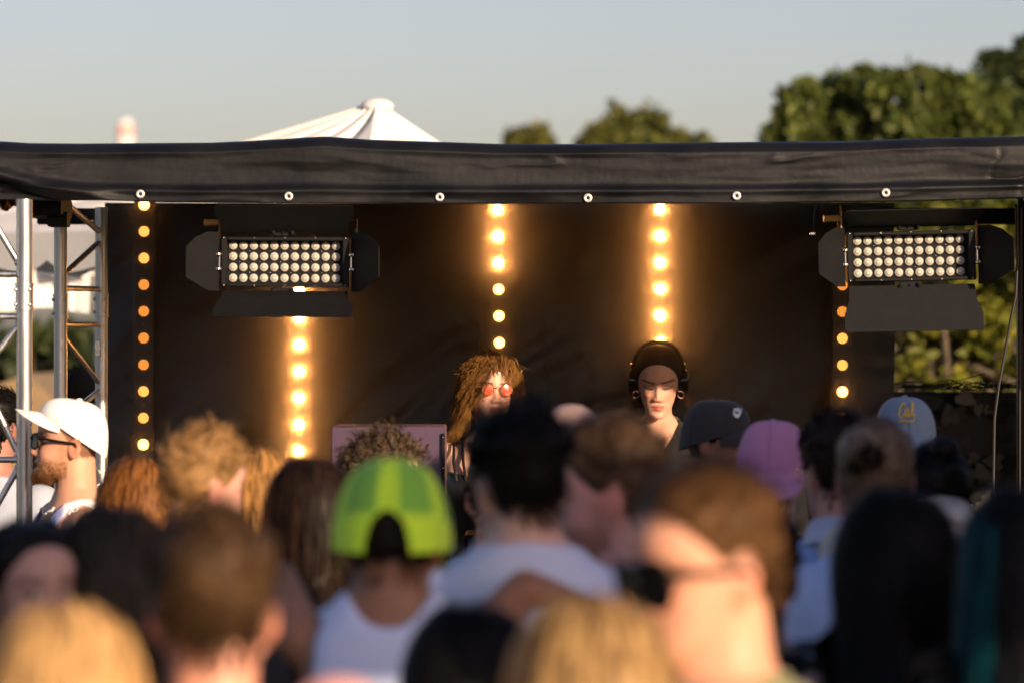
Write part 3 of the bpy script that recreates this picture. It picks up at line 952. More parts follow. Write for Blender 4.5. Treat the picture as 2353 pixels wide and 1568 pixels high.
def tree(name, label, base, height, clumps, leaf=0.11, n=9000, seed=1, tone=(0.072, 0.100, 0.022), group=None, trunk_r=0.16, dens=1.0):
    """trunk, limbs to each clump, crown of separate leaf faces spread through the clumps"""
    r = np.random.default_rng(seed)
    root = empty(name, tuple(base), label, "tree", group)
    base = np.array(base, float)
    t = MB()
    pts = [base + np.array([0.06 * math.sin(k * 1.3 + seed), 0.05 * math.cos(k * 1.7), height * 0.62 * k / 5]) for k in range(6)]
    t.tube(pts, np.linspace(trunk_r, trunk_r * 0.45, 6), 10)
    t.build("trunk", M['bark'], root)
    lm = MB()
    for c_, rad in clumps:
        c_ = np.array(c_, float)
        s = pts[2 + int(r.integers(0, 4))]
        mid = (s + c_) / 2 + r.normal(size=3) * 0.08
        lm.tube([s, mid, c_, c_ + np.array([0, 0, np.min(rad) * .6])], [trunk_r * .35, trunk_r * .25, trunk_r * .14, trunk_r * .05], 6)
    lo = lm.build("limbs", M['bark'], root)
    vol = np.array([np.prod(np.broadcast_to(rad, (3,))) ** .75 for _, rad in clumps]); vol = vol / vol.sum()
    V, Fc, C = [], [], []
    for (c_, rad), w in zip(clumps, vol):
        m = int(n * w)
        rad = np.broadcast_to(np.array(rad, float), (3,))
        # sub-clumps give light and dark tufts and gaps
        k = max(5, int(m / 55))
        sub = r.normal(size=(k, 3)); sub /= np.linalg.norm(sub, axis=1)[:, None]
        sub *= np.where(r.uniform(size=(k, 1)) < .16, r.uniform(1.0, 1.32, size=(k, 1)), r.uniform(0.35, 1.0, size=(k, 1)) ** 0.5)
        which = r.integers(0, k, m)
        pos = np.array(c_) + (sub[which] + r.normal(size=(m, 3)) * 0.15) * rad
        nrm = r.normal(size=(m, 3)); nrm /= np.linalg.norm(nrm, axis=1)[:, None]
        a = np.cross(nrm, r.normal(size=(m, 3))); a /= np.linalg.norm(a, axis=1)[:, None]
        b_ = np.cross(nrm, a)
        s = leaf * r.uniform(0.6, 1.3, size=(m, 1))
        q = np.stack([pos - a * s, pos + b_ * s * .5, pos + a * s, pos - b_ * s * .5], 1)
        V.append(q.reshape(-1, 3))
        tl = np.array(tone) * (0.65 + 0.7 * r.uniform(size=(k, 1)))[which] * r.uniform(0.75, 1.25, size=(m, 1))
        yel = r.uniform(size=(m, 1)) ** 3
        tl = tl * (1 + yel * np.array([[0.7, 0.35, 0.0]]))
        C.append(np.repeat(tl, 4, 0))
    V = np.concatenate(V); C = np.concatenate(C)
    Fc = np.arange(len(V)).reshape(-1, 4)
    mk_mesh("crown", V, Fc, M['leaf'], root, smooth=False, cols=C)
    return root
def cl(px_, py_, d_, r, dy=0.0, zs=0.9):
    return (P(px_, py_, d_) + np.array([0, dy, 0]), (r, r * 0.9, r * zs))
dR = 34.0
u_ = dR / F
tree("broadleaf_tree", "big green tree behind the canopy at the right, its crown full of small gaps", (X(2040, dR), dR, 0), 4.4,
     [cl(1850, 235, dR, 62 * u_), cl(1835, 300, dR, 70 * u_), cl(1935, 270, dR, 85 * u_, .3), cl(1995, 205, dR, 58 * u_), cl(2060, 240, dR, 78 * u_, -.3),
      cl(2140, 215, dR, 55 * u_), cl(2170, 290, dR, 85 * u_), cl(2035, 330, dR, 120 * u_, .4), cl(2230, 250, dR, 80 * u_, .5), cl(2270, 310, dR, 90 * u_, .2), cl(1800, 320, dR, 45 * u_), cl(2100, 300, dR, 90 * u_, .5), cl(1960, 320, dR, 90 * u_, .6), cl(1920, 345, dR, 90 * u_), cl(2060, 480, dR, 160 * u_), cl(1890, 470, dR, 120 * u_), cl(2230, 430, dR, 120 * u_)],
     leaf=0.060, n=44000, seed=3)
tree("broadleaf_tree", "darker tree rising at the right edge behind the big tree", (X(2330, 36), 36, 0), 5.0,
     [cl(2290, 190, 36, 70 * u_), cl(2345, 160, 36, 60 * u_), cl(2340, 260, 36, 90 * u_), cl(2260, 280, 36, 70 * u_), cl(2400, 220, 36, 100 * u_), cl(2330, 400, 36, 140 * u_)],
     leaf=0.064, n=28000, seed=4, tone=(0.040, 0.058, 0.018))
dS = 48.0
us = dS / F
tree("distant_tree", "far yellowish treetop just above the canopy, right of centre", (X(1450, dS), dS, 0), 4.2,
     [cl(1378, 312, dS, 38 * us), cl(1375, 345, dS, 50 * us), cl(1450, 322, dS, 42 * us), cl(1512, 318, dS, 36 * us), cl(1560, 340, dS, 38 * us), cl(1602, 330, dS, 30 * us), cl(1470, 350, dS, 90 * us)],
     leaf=0.075, n=11000, seed=5, tone=(0.095, 0.11, 0.025))
tree("distant_tree", "small far treetop peeping over the canopy left of the yellowish one", (X(1216, 52), 52, 0), 4.3,
     [cl(1198, 334, 52, 32 * us), cl(1240, 332, 52, 32 * us), cl(1216, 350, 52, 60 * us)], leaf=0.08, n=5500, seed=6, tone=(0.10, 0.105, 0.025))
def shrubs(name, label, x0_, x1_, y_, h_, n, seed, tone, leaf=0.06):
    r = np.random.default_rng(seed)
    cls = []
    k = 10
    for i in range(k):
        x = x0_ + (x1_ - x0_) * (i + .5) / k + r.normal() * .1
        hh = h_ * r.uniform(0.85, 1.0)
        for z_ in np.arange(0.3, hh, 0.45):
            cls.append((np.array([x + r.normal() * .12, y_ + r.normal() * .2, z_]), (0.34, 0.3, 0.34)))
    return tree(name, label, ((x0_ + x1_) / 2, y_, 0), h_, cls, leaf=leaf, n=n, seed=seed, tone=tone, trunk_r=0.08)
shrubs("hedge", "tall sunlit yellow green hedge behind the open right side of the stage", X(1900, 24), X(2480, 24), 24.0, 2.9, 14000, 12, (0.13, 0.145, 0.016))
shrubs("hedge", "dark green hedge far behind the truss at the left", X(-260, 33), X(360, 33), 33.0, 2.15, 9000, 13, (0.030, 0.045, 0.016), leaf=0.08)
# added unseen stall standing right of the crowd; its long shadow falls over the middle rows
st = empty("awning_stall", (2.6, 6.6, 0), "dark awning covered stall standing to the right of the crowd", "stall")
b = MB(); b.box((2.25, 6.9, 1.36), (0.05, 4.0, 2.72)); b.build("side_wall", M['stallcloth'], st, smooth=False)
b = MB(); b.add([(2.2, 4.9, 2.74), (3.9, 4.9, 2.50), (3.9, 8.9, 2.50), (2.2, 8.9, 2.74)], [(0, 1, 2, 3)]); b.build("awning", M['stallcloth'], st, smooth=False)
for x, y, h in ((3.85, 4.95, 2.49), (3.85, 8.85, 2.49)):
    b = MB(); b.cone((x, y, 0), (x, y, h), 0.03, 0.03, 10); b.build("post", M['alu'], st)
ff = empty("banner", (3.4, 1.5, 0), "plain dark banner stretched between two poles beside the crowd", "banner")  # added out of frame to throw shade over the middle rows
for x in (2.43, 4.52):
    b = MB(); b.cone((x, 1.5, 0), (x, 1.5, 3.7), 0.025, 0.02, 12); b.build("pole", M['alu'], ff)
b = MB(); vv = []
for i in range(30):
    for j in range(6):
        vv.append((2.45 + 2.05 * i / 29, 1.5 + .02 * math.sin(i * .9 + j * .6), 2.97 + .65 * j / 5 - .02 * math.sin(math.pi * i / 29)))
b.add(vv, grid_faces(30, 6).tolist()); b.build("cloth", M['stallcloth'], ff)
# ------------------------------------------------------------------ people
HEAD_ROWS = np.array([  # z, half width, front y, back y
    (-.117, .000, -.060, -.060), (-.115, .018, -.082, -.040), (-.104, .036, -.090, -.022), (-.085, .049, -.092, .010), (-.060, .058, -.089, .040),
    (-.035, .064, -.087, .066), (-.010, .0685, -.084, .084), (.015, .0715, -.089, .095), (.040, .0725, -.092, .100), (.065, .069, -.086, .096),
    (.086, .058, -.068, .080), (.101, .040, -.044, .056), (.110, .020, -.018, .030), (.112, .000, .005, .005)])

def _cr(rows, m):
    n = len(rows)
    t = np.linspace(0, n - 1, m)
    i = np.clip(t.astype(int), 0, n - 2)
    f = (t - i)[:, None]
    p0 = rows[np.clip(i - 1, 0, n - 1)]; p1 = rows[i]; p2 = rows[i + 1]; p3 = rows[np.clip(i + 2, 0, n - 1)]
    return 0.5 * ((2 * p1) + (-p0 + p2) * f + (2 * p0 - 5 * p1 + 4 * p2 - p3) * f ** 2 + (-p0 + 3 * p1 - 3 * p2 + p3) * f ** 3)

def gs(x, z, cx, cz, sx, sz):
    return np.exp(-((x - cx) / sx) ** 2 - ((z - cz) / sz) ** 2)

def head_grid(m=56, n=56, fem=False, smile=False, mouth_open=0.0):
    R = _cr(HEAD_ROWS, m)
    z = R[:, 0][:, None]; w = np.maximum(R[:, 1], 0)[:, None]
    if fem:
        w = w * (1 - 0.05 * sstep(-.04, -.10, z)) * 0.98
    yc = ((R[:, 2] + R[:, 3]) / 2)[:, None]; hd = np.maximum((R[:, 3] - R[:, 2]) / 2, 0)[:, None]
    a = (np.arange(n) * 2 * np.pi / n)[None, :]
    sa, ca = np.sin(a), np.cos(a)
    x = w * np.sign(sa) * np.abs(sa) ** 0.92
    y = yc - hd * np.sign(ca) * np.abs(ca) ** 0.92
    z = np.broadcast_to(z, x.shape).copy()
    fr = sstep(0.15, 0.6, ca) * np.ones_like(x)
    ax = np.abs(x)
    dy = np.zeros_like(x)
    nz = np.interp(z, [-.052, -.046, -.038, -.030, -.012, .004, .018, .03], [0, .012, .0235, .021, .0135, .007, .003, 0]) * (.82 if fem else 1)
    nw = np.interp(z, [-.05, -.04, -.02, .01], [.0135, .0130, .0100, .0085])
    dy += nz * np.exp(-(x / nw) ** 2)
    dy += 0.009 * gs(ax, z, .0125, -.042, .0065, .0065)          # nostrils' wings
    dy += -0.0105 * gs(ax, z, .031, .000, .016, .0115)           # sockets
    dy += 0.0065 * gs(ax, z, .031, -.002, .0120, .0075)           # lids over the eyeball
    dy += 0.0032 * gs(ax, z, .030, .021, .022, .0065)             # brow ridge
    dy += 0.0050 * gs(ax, z, .040, -.030, .018, .018)             # cheek
    ww = 1.15 if smile else 1.0
    dy += 0.0075 * gs(x, z, 0, -.0635, .0195 * ww, .0050)         # lips
    dy += 0.0078 * gs(x, z, 0, -.0745 - mouth_open, .0170 * ww, .0058)
    dy += -0.0055 * gs(x, z, 0, -.0690 - mouth_open / 2, .0210 * ww, .0022 + mouth_open / 2)
    dy += -0.0040 * gs(x, z, 0, -.0870, .018, .0055)
    dy += 0.0065 * gs(x, z, 0, -.104, .018, .012)                 # chin
    dy += -0.002 * gs(x, z, 0, -.054, .004, .005)
    y = y - dy * fr
    if smile:
        x = x + np.sign(x) * 0.003 * gs(ax, z, .045, -.045, .02, .02) * fr
    return np.stack([x, y, z], -1), a

HC, HR = np.array([0, .006, -.004]), np.array([.0735, .0985, .118])

def hairline(az, fem=False):
    """lowest scalp height at azimuth az (0 front, pi back)"""
    if fem:
        return np.interp(np.abs(az), np.radians([0, 15, 30, 45, 58, 70, 84, 100, 115, 140, 180]), [.079, .0765, .070, .056, .036, .016, .004, .010, -.032, -.062, -.070])
    return np.interp(np.abs(az), np.radians([0, 30, 52, 70, 84, 100, 115, 140, 180]), [.070, .066, .052, .022, .000, .012, -.032, -.058, -.066])

def rotz(a): c, s = math.cos(a), math.sin(a); return np.array([[c, -s, 0], [s, c, 0], [0, 0, 1.0]])
def rotx(a): c, s = math.cos(a), math.sin(a); return np.array([[1, 0, 0], [0, c, -s], [0, s, c]])
def roty(a): c, s = math.cos(a), math.sin(a); return np.array([[c, 0, s], [0, 1, 0], [-s, 0, c]])

MALE = np.array([(.43, .10, .085, .0), (.455, .145, .105, .0), (.50, .168, .118, .0), (.53, .170, .115, .0), (.57, .158, .108, .0), (.62, .152, .105, .0), (.68, .165, .115, .0),
                 (.73, .178, .122, .0), (.77, .186, .112, .003), (.80, .172, .092, .006), (.820, .135, .078, .010), (.838, .092, .066, .015), (.855, .066, .060, .018)])
FEMALE = np.array([(.43, .10, .085, .0), (.46, .145, .110, .0), (.50, .172, .118, .0), (.53, .170, .115, .0), (.57, .148, .102, .0), (.62, .126, .092, .0), (.675, .134, .104, -.006),
                   (.725, .148, .118, -.012), (.765, .156, .104, -.002), (.795, .148, .083, .004), (.817, .115, .068, .010), (.836, .075, .056, .015), (.853, .054, .050, .017)])

def loft(rows, n=28):
    m = len(rows)
    a = np.arange(n) * 2 * np.pi / n
    v = []
    for z, w, d, yc in rows:
        v.append(np.stack([w * np.sign(np.sin(a)) * np.abs(np.sin(a)) ** .85, yc - d * np.sign(np.cos(a)) * np.abs(np.cos(a)) ** .9, np.full(n, z)], 1))
    f = grid_faces(m, n, True).tolist()
    f.append(list(range(n))[::-1]); f.append([(m - 1) * n + i for i in range(n)])
    return np.concatenate(v), f

TORSO, NECK, HEAD, UARM, FARM, HAND, THIGH, SHIN, FOOT = range(9)

class Person: pass

def build_person(name_label, px_, py_, d_, hair_t=0.02, yaw=180, byaw=None, pitch=0, roll=0, sex='m', skin=(.60, .33, .22), hairc=(.03, .017, .01),
                 z0=0.0, voxel=0.011, k=1.0, arms=None, hero=False, smile=False, mouth_open=0.0, lip=(.45, .16, .13), brow=None, makeup=False,
                 closed=True, beard=None, width=1.0, blush=0.0, group="people in the crowd", ears=True, bh=1.0, armk=1.0):
    p = Person()
    fem = sex == 'f'
    p.fem, p.k, p.hairc = fem, k, np.array(hairc)
    top = Z(py_, d_) - hair_t
    eye = np.array([X(px_, d_), d_, top - 0.112 * k])
    H = top - z0
    H = H * bh
    p.H = H
    s = H / 1.75
    if byaw is None: byaw = yaw
    RB = rotz(math.radians(byaw))
    RH = rotz(math.radians(yaw)) @ rotx(math.radians(pitch)) @ roty(math.radians(roll))
    piv = np.array([0, .02, -.10]) * k
    pw = eye + rotz(math.radians(yaw)) @ piv
    p.RH, p.RB = RH, RB
    p.hw = lambda v: pw + (np.asarray(v, float) * k - piv) @ RH.T
    p.hl = lambda v: ((np.asarray(v, float) - pw) @ RH + piv) / k
    bo = np.array([pw[0], pw[1], z0]) + RB @ np.array([0, -.012, 0])
    p.bw = lambda v: bo + np.asarray(v, float) @ RB.T
    p.bl = lambda v: (np.asarray(v, float) - bo) @ RB
    root = empty("person", tuple(np.array([bo[0], bo[1], z0])), name_label, "person", group)
    p.root = root
    # ---- source primitives, each with a region label
    parts = []
    def put(mb, lab): parts.append((mb.V(), mb.f, lab))
    T = (FEMALE if fem else MALE).copy()
    T[:, 0] *= H; T[:, 1] *= s * width; T[:, 2] *= s; T[:, 3] *= s
    v, f = loft(T)
    parts.append((p.bw(v), f, TORSO))
    wk = width * s
    mb = MB()
    nb = p.bw([0, .020 * s, .825 * H]); hb = p.hw([0, .022, -.055])
    mb.cone(nb, hb, (.050 if fem else .062) * s, (.046 if fem else .056) * k, 20, round_ends=True); put(mb, NECK)
    hgv, _ = head_grid(120 if hero else 52, 128 if hero else 52, fem, smile, mouth_open)
    m_, n_ = hgv.shape[:2]
    parts.append((p.hw(hgv.reshape(-1, 3)), grid_faces(m_, n_, True)[:, ::-1].tolist() + [[i for i in range(n_)][::-1], [(m_ - 1) * n_ + i for i in range(n_)]], HEAD))
    if ears:
        for sx in (-1, 1):
            e = MB(); e.ball((0, 0, 0), (.0090, .0200, .0330), 16, 12)
            ev = e.V()
            c_ = np.exp(-((ev[:, 1] + .002) / .010) ** 2 - ((ev[:, 2] - .002) / .017) ** 2)
            ev[:, 0] -= np.where(ev[:, 0] > 0, 0.008 * c_, 0)
            ev[:, 1] += 0.10 * ev[:, 2]
            ev = ev @ rotz(-math.radians(22)).T if True else ev
            ev[:, 0] *= sx
            ev = ev + np.array([sx * .0745, .016, -.014])
            ff = e.f if sx > 0 else [q[::-1] for q in e.f]
            parts.append((p.hw(ev), ff, HEAD))
    R = (0.85 if fem else 1.0) * armk
    sh_x = (.150 if fem else .180) * wk
    p.joints = {}
    for sx in (-1, 1):
        S = p.bw([sx * sh_x, .008, .798 * H])
        if arms and sx in arms:
            E, Wp = [np.array(q, float) for q in arms[sx]]
        else:
            E = p.bw([sx * (sh_x + .045 * s), .03, .630 * H]); Wp = p.bw([sx * (sh_x + .040 * s), -.07, .492 * H])
        p.joints[sx] = (S, E, Wp)
        mb = MB(); mb.cone(S, E, .056 * R * s, .041 * R * s, 16, round_ends=True); put(mb, UARM)
        mb = MB(); mb.cone(E, Wp, .041 * R * s, .027 * R * s, 14, round_ends=True); put(mb, FARM)
        t_, u_, w_ = frame(Wp - E)
        inw = p.RB @ np.array([0, -1.0, 0]); inw = inw - t_ * np.dot(inw, t_)
        if np.linalg.norm(inw) < 1e-3: inw = u_
        inw /= np.linalg.norm(inw); sd = np.cross(t_, inw)
        mb = MB()
        mb.ball(Wp + t_ * .045, (.016, .040, .050), 12, 8, R=np.stack([sd, inw, t_], 1))
        for q, (off, ln) in enumerate(((-.030, .066), (-.010, .076), (.010, .072), (.029, .056))):
            b0 = Wp + t_ * .082 + inw * off
            k1 = b0 + t_ * ln * .5 + sd * sx * .006; k2 = k1 + (t_ * .85 + sd * sx * .5) * ln * .5
            mb.tube([b0 - t_ * .03, b0, k1, k2], [.0092, .0090, .0084, .0070], 8)
        th0 = Wp + t_ * .022 - inw * .028 * -1
        mb.tube([th0, th0 + inw * .026 + t_ * .022, th0 + inw * .034 + t_ * .052], [.011, .0100, .0080], 8)
        put(mb, HAND)
        hip = p.bw([sx * .088 * wk, 0, .500 * H]); kn = p.bw([sx * .098 * wk, -.012, .285 * H]); an = p.bw([sx * .100 * wk, .025, .050 * H])
        mb = MB(); mb.cone(hip, kn, .087 * s * (1.05 if fem else 1), .057 * s, 16, round_ends=True); put(mb, THIGH)
        mb = MB(); mb.cone(kn, an, .056 * s, .037 * s, 16, round_ends=True); put(mb, SHIN)
        mb = MB(); mb.cone(p.bw([sx * .100 * wk, .045, .040]), p.bw([sx * .116 * wk, -.150, .032]), .040, .034, 14, round_ends=True); put(mb, FOOT)
    V, Fs, L, off = [], [], [], 0
    for v, f, lab in parts:
        V.append(v); Fs += [tuple(i + off for i in q) for q in f]; L += [lab] * len(v); off += len(v)
    V = np.concatenate(V); L = np.array(L)
    me = bpy.data.meshes.new("body_src"); me.from_pydata(V.tolist(), [], Fs); me.update()
    tmp = bpy.data.objects.new("body_src", me); COL.objects.link(tmp)
    rm = tmp.modifiers.new("r", 'REMESH'); rm.mode = 'VOXEL'; rm.voxel_size = voxel
    dg = bpy.context.evaluated_depsgraph_get()
    me2 = bpy.data.meshes.new_from_object(tmp.evaluated_get(dg))
    bpy.data.objects.remove(tmp); bpy.data.meshes.remove(me)
    kd = kdtree.KDTree(len(V))
    for i, q in enumerate(V): kd.insert(q, i)
    kd.balance()
    def read(me_):
        n = len(me_.vertices)
        c = np.empty(n * 3, np.float32); me_.vertices.foreach_get("co", c)
        return c.reshape(-1, 3).astype(float)
    if hero:   # keep the head dense, thin out the rest
        t2 = bpy.data.objects.new("t2", me2); COL.objects.link(t2)
        co = read(me2)
        w = np.clip((p.hw([0, 0, -.13])[2] - co[:, 2]) / 0.03, 0, 1)
        vg = t2.vertex_groups.new(name="w")
        for q in range(11):
            idx = np.where(np.round(w * 10) == q)[0]
            if q and len(idx): vg.add(idx.tolist(), q / 10, 'REPLACE')
        dm = t2.modifiers.new("d", 'DECIMATE'); dm.ratio = 0.22; dm.vertex_group = "w"
        dg = bpy.context.evaluated_depsgraph_get()
        me3 = bpy.data.meshes.new_from_object(t2.evaluated_get(dg))
        bpy.data.objects.remove(t2); bpy.data.meshes.remove(me2); me2 = me3
    co = read(me2)
    n = len(co)
    lab = np.array([L[kd.find(q)[1]] for q in co])
    ed = np.empty(len(me2.edges) * 2, np.int32); me2.edges.foreach_get("vertices", ed); ed = ed.reshape(-1, 2)
    def smooth(x, it, wt):
        deg = np.bincount(ed.ravel(), minlength=n).astype(float)[:, None] + 1e-9
        for _ in range(it):
            a = np.zeros_like(x)
            np.add.at(a, ed[:, 0], x[ed[:, 1]]); np.add.at(a, ed[:, 1], x[ed[:, 0]])
            x = x + (a / deg - x) * wt
        return x
    wt = np.where(lab == HEAD, 0.10 if hero else 0.25, np.where(lab == HAND, 0.15, 0.5))[:, None]
    co = smooth(co, 6, wt)
    me2.vertices.foreach_set("co", (co - wloc(root)).astype(np.float32).ravel())
    me2.update()
    nrm = np.empty(n * 3, np.float32); me2.vertices.foreach_get("normal", nrm); nrm = nrm.reshape(-1, 3).astype(float)
    p.co, p.lab, p.nrm, p.ed, p.me, p.smooth = co, lab, nrm, ed, me2, smooth
    # ---- skin colour: tints that belong to the skin itself
    hl = p.hl(co)
    col = np.ones((n, 3)) * np.array(skin)
    col *= (1 + 0.06 * sn(co, 30, 3) + 0.04 * sn(co, 90, 4))[:, None]
    front = (lab == HEAD) & (hl[:, 1] < -.045)
    ax = np.abs(hl[:, 0]); z = hl[:, 2]; x = hl[:, 0]
    def mixc(mask, c):
        m = np.clip(mask, 0, 1)[:, None]
        col[:] = col * (1 - m) + np.array(c) * m
    fm = front.astype(float)
    redd = gs(ax, z, .042, -.028, .020, .016) + 0.7 * gs(x, z, 0, -.038, .014, .012)
    mixc(fm * redd * (0.25 + blush), np.array(skin) * np.array([1.0, .62, .60]))
    ear_m = (lab == HEAD) & (np.abs(hl[:, 0]) > .070) & (np.abs(hl[:, 1] - .016) < .03) & (np.abs(hl[:, 2] + .014) < .04)
    mixc(ear_m * 0.45, np.array(skin) * np.array([1.05, .60, .55]))
    wl = 1.15 if smile else 1.0
    lipm = sstep(1.15, .75, np.sqrt((x / (.0235 * wl)) ** 2 + ((z + .0690 + mouth_open / 2) / (.0110 + mouth_open / 2)) ** 2))
    mixc(fm * lipm * (.9 if makeup else .6), lip)
    mixc(fm * gs(x, z, 0, -.0690 - mouth_open / 2, .021 * wl, .0014 + mouth_open * .55) * (1.0 if mouth_open else .8), np.array(lip) * (.12 if mouth_open else .35))
    bc = np.array(brow if brow is not None else hairc)
    bz = .0185 + .10 * np.clip(ax - .014, 0, .04) - .55 * np.clip(ax - .042, 0, .02)
    if makeup: bz = .0165 + .13 * np.clip(ax - .014, 0, .034) - .5 * np.clip(ax - .050, 0, .02)
    mixc(fm * sstep(.0045 + (.001 if makeup else 0), .0022, np.abs(z - bz)) * sstep(.010, .015, ax) * sstep(.060, .052, ax) * (.85 if makeup else .75), bc)
    if closed:
        lz = -.0085 + 14.0 * np.clip(ax - .031, -.02, .02) ** 2 + (.12 * np.clip(ax - .040, 0, .02) if makeup else 0)
        mixc(fm * sstep(.0034, .0012, np.abs(z - lz)) * sstep(.013, .018, ax) * sstep(.056 if makeup else .051, .047, ax), np.array([.012, .008, .007]))
        if makeup: mixc(fm * gs(ax, z, .036, -.001, .017, .0085) * .25, np.array([.20, .085, .060]))
    else:
        em = np.sqrt(((ax - .031) / .0135) ** 2 + ((z + .002) / .0058) ** 2)
        mixc(fm * sstep(1.4, 1.0, em), np.array([.02, .012, .01]))
        mixc(fm * sstep(1.0, .8, em), np.array([.65, .62, .60]))
        mixc(fm * sstep(.0068, .0052, np.hypot(ax - .031, z + .0015)), np.array([.035, .02, .012]))
    if beard is not None:
        bm = sstep(-.045, -.062, z) * sstep(-.125, -.115, z) * (hl[:, 1] < .0) * (lab == HEAD)
        bm = np.maximum(bm, fm * gs(x, z, 0, -.053, .026, .007) * .9)
        bm = np.maximum(bm, (lab == HEAD) * sstep(.004, -.02, z) * gs(hl[:, 1], 0, -.018, 0, .016, 1) * .7)
        bm = bm * (1 - lipm)
        mixc(bm * .62, beard)
    scalp = (lab == HEAD) & (z > hairline(np.arctan2(hl[:, 0], -(hl[:, 1] - .005)), fem) - .000)
    p.scalp = scalp
    if hair_t > 0.002:
        mixc(scalp * .7, np.array(hairc))
    ca = me2.color_attributes.new("Col", 'FLOAT_COLOR', 'POINT')
    cc = np.ones((n, 4), np.float32); cc[:, :3] = np.clip(col, 0, 1); ca.data.foreach_set("color", cc.ravel())
    me2.polygons.foreach_set("use_smooth", np.ones(len(me2.polygons), dtype=bool))
    me2.materials.clear(); me2.materials.append(M['skin'])
    me2.name = "body"
    b = bpy.data.objects.new("body", me2); COL.objects.link(b); b.parent = root
    p.body = b
    return p

def faces_of(me):
    nl = len(me.loops); lv = np.empty(nl, np.int32); me.loops.foreach_get("vertex_index", lv)
    npoly = len(me.polygons); ls = np.empty(npoly, np.int32); lt = np.empty(npoly, np.int32)
    me.polygons.foreach_get("loop_start", ls); me.polygons.foreach_get("loop_total", lt)
    return lv, ls, lt

def garment(p, name, keep, col, off=0.010, it=6, wr=0.006, wf=14, mat_='cloth', label=None, colfn=None, drop=0.0):
    """a garment that follows the body: the body's own faces in a region, smoothed, pushed outwards, with a turned-in hem"""
    lv, ls, lt = faces_of(p.me)
    keep = np.asarray(keep, bool)
    fl = []
    for s_, t_ in zip(ls, lt):
        q = lv[s_:s_ + t_]
        if keep[q].all(): fl.append(q)
    if not fl: return None
    used = np.unique(np.concatenate(fl))
    mp = -np.ones(len(p.co), int); mp[used] = np.arange(len(used))
    base = p.smooth(p.co, it, 0.5)
    h = 0.5 * sn(p.co, wf, 51) + 0.5 * sn(p.co * np.array([1, 1, .45]), wf * 1.8, 52)
    v = base + p.nrm * (off + wr * h)[:, None]
    proud = np.einsum('ij,ij->i', v - p.co, p.nrm)
    v = v + p.nrm * np.clip(0.5 * off - proud, 0, None)[:, None]
    v = v[used]; nn = p.nrm[used]
    f = [tuple(mp[q]) for q in fl]
    cnt = {}
    for q in f:
        for i in range(len(q)):
            a, b = q[i], q[(i + 1) % len(q)]
            cnt[(a, b)] = 1
    bd = [(a, b) for (a, b) in cnt if (b, a) not in cnt]
    if bd:      # even out the cut line along the hem
        ba = np.array(bd); ids = np.unique(ba)
        for _ in range(10):
            acc = np.zeros_like(v); dg_ = np.zeros(len(v))
            np.add.at(acc, ba[:, 0], v[ba[:, 1]]); np.add.at(acc, ba[:, 1], v[ba[:, 0]])
            np.add.at(dg_, ba[:, 0], 1); np.add.at(dg_, ba[:, 1], 1)
            v[ids] = .5 * v[ids] + .5 * acc[ids] / dg_[ids][:, None]
    extra = {}
    vv = v.tolist()
    for a, b in bd:
        for i in (a, b):
            if i not in extra:
                extra[i] = len(vv); vv.append((v[i] - nn[i] * (off * 0.8)).tolist())
        f.append((b, a, extra[a], extra[b]))
    vv = np.array(vv)
    c = np.ones((len(vv), 3)) * np.array(col)
    c *= (1 + 0.05 * sn(vv, 25, 61))[:, None]
    if colfn is not None:
        src = np.concatenate([used, [used[i] for i in extra]]).astype(int)
        c = colfn(p, p.bl(vv), c)
    o = mk_mesh(name, vv, f, M[mat_], p.root, cols=np.clip(c, 0, 1))
    if label: o["label"] = label
    return o

def dress(p, kind='tee', col=(.7, .7, .7), pants=(.05, .06, .09), shoe=(.4, .4, .4), hi=0.0, name=None, colfn=None, mat_='cloth', label=None):
    b = p.bl(p.co); H = p.H; s = H / 1.75
    ax = np.abs(b[:, 0])
    lab = p.lab
    tor = (lab == TORSO) | ((lab == NECK) & (b[:, 2] < .86 * H))
    hem = b[:, 2] > .455 * H
    ua = (lab == UARM)
    S1, E1, _ = p.joints[1]; S0, E0, _ = p.joints[-1]
    def tp(S, E): return np.einsum('ij,j->i', p.co - S, (E - S)) / np.dot(E - S, E - S)
    t = np.where(b[:, 0] > 0, tp(S1, E1), tp(S0, E0))
    neck = b[:, 2] < (.838 + hi) * H + .30 * b[:, 1]
    if kind == 'tee':
        keep = (tor & hem & neck) | (ua & (t < .72))
    elif kind == 'long':
        keep = (tor & hem & neck) | ua | (lab == FARM)
    elif kind == 'tank':
        zl = .762 * H + .060 * H * np.clip(ax / (.085 * s), 0, 2) ** 2 + hi * H
        keep = tor & hem & (b[:, 2] < np.minimum(zl, .845 * H)) & ((ax < .122 * s) | (b[:, 2] < .735 * H))
    elif kind == 'cami':
        keep = tor & hem & (b[:, 2] < .752 * H + .25 * ax)
    elif kind == 'vneck':
        zl = .752 * H + 2.0 * ax
        keep = ((tor & hem & ((b[:, 1] > .0) | (b[:, 2] < zl)) & (b[:, 2] < .842 * H + .2 * b[:, 1])) | ua | (lab == FARM))
    nm = name or {'tee': 't_shirt', 'long': 'shirt', 'tank': 'tank_top', 'cami': 'camisole', 'vneck': 'jacket'}[kind]
    garment(p, nm, keep, col, off=0.012 if kind in ('tee', 'long', 'vneck') else 0.007, colfn=colfn, mat_=mat_, label=label)
    garment(p, "trousers", ((lab == TORSO) & (b[:, 2] < .50 * H)) | (lab == THIGH) | ((lab == SHIN) & (b[:, 2] > .06 * H)), pants, off=0.009)
    for sx in (-1, 1):
        garment(p, "shoe", (lab == FOOT) & (b[:, 0] * sx > 0), shoe, off=0.008, wr=0.001)

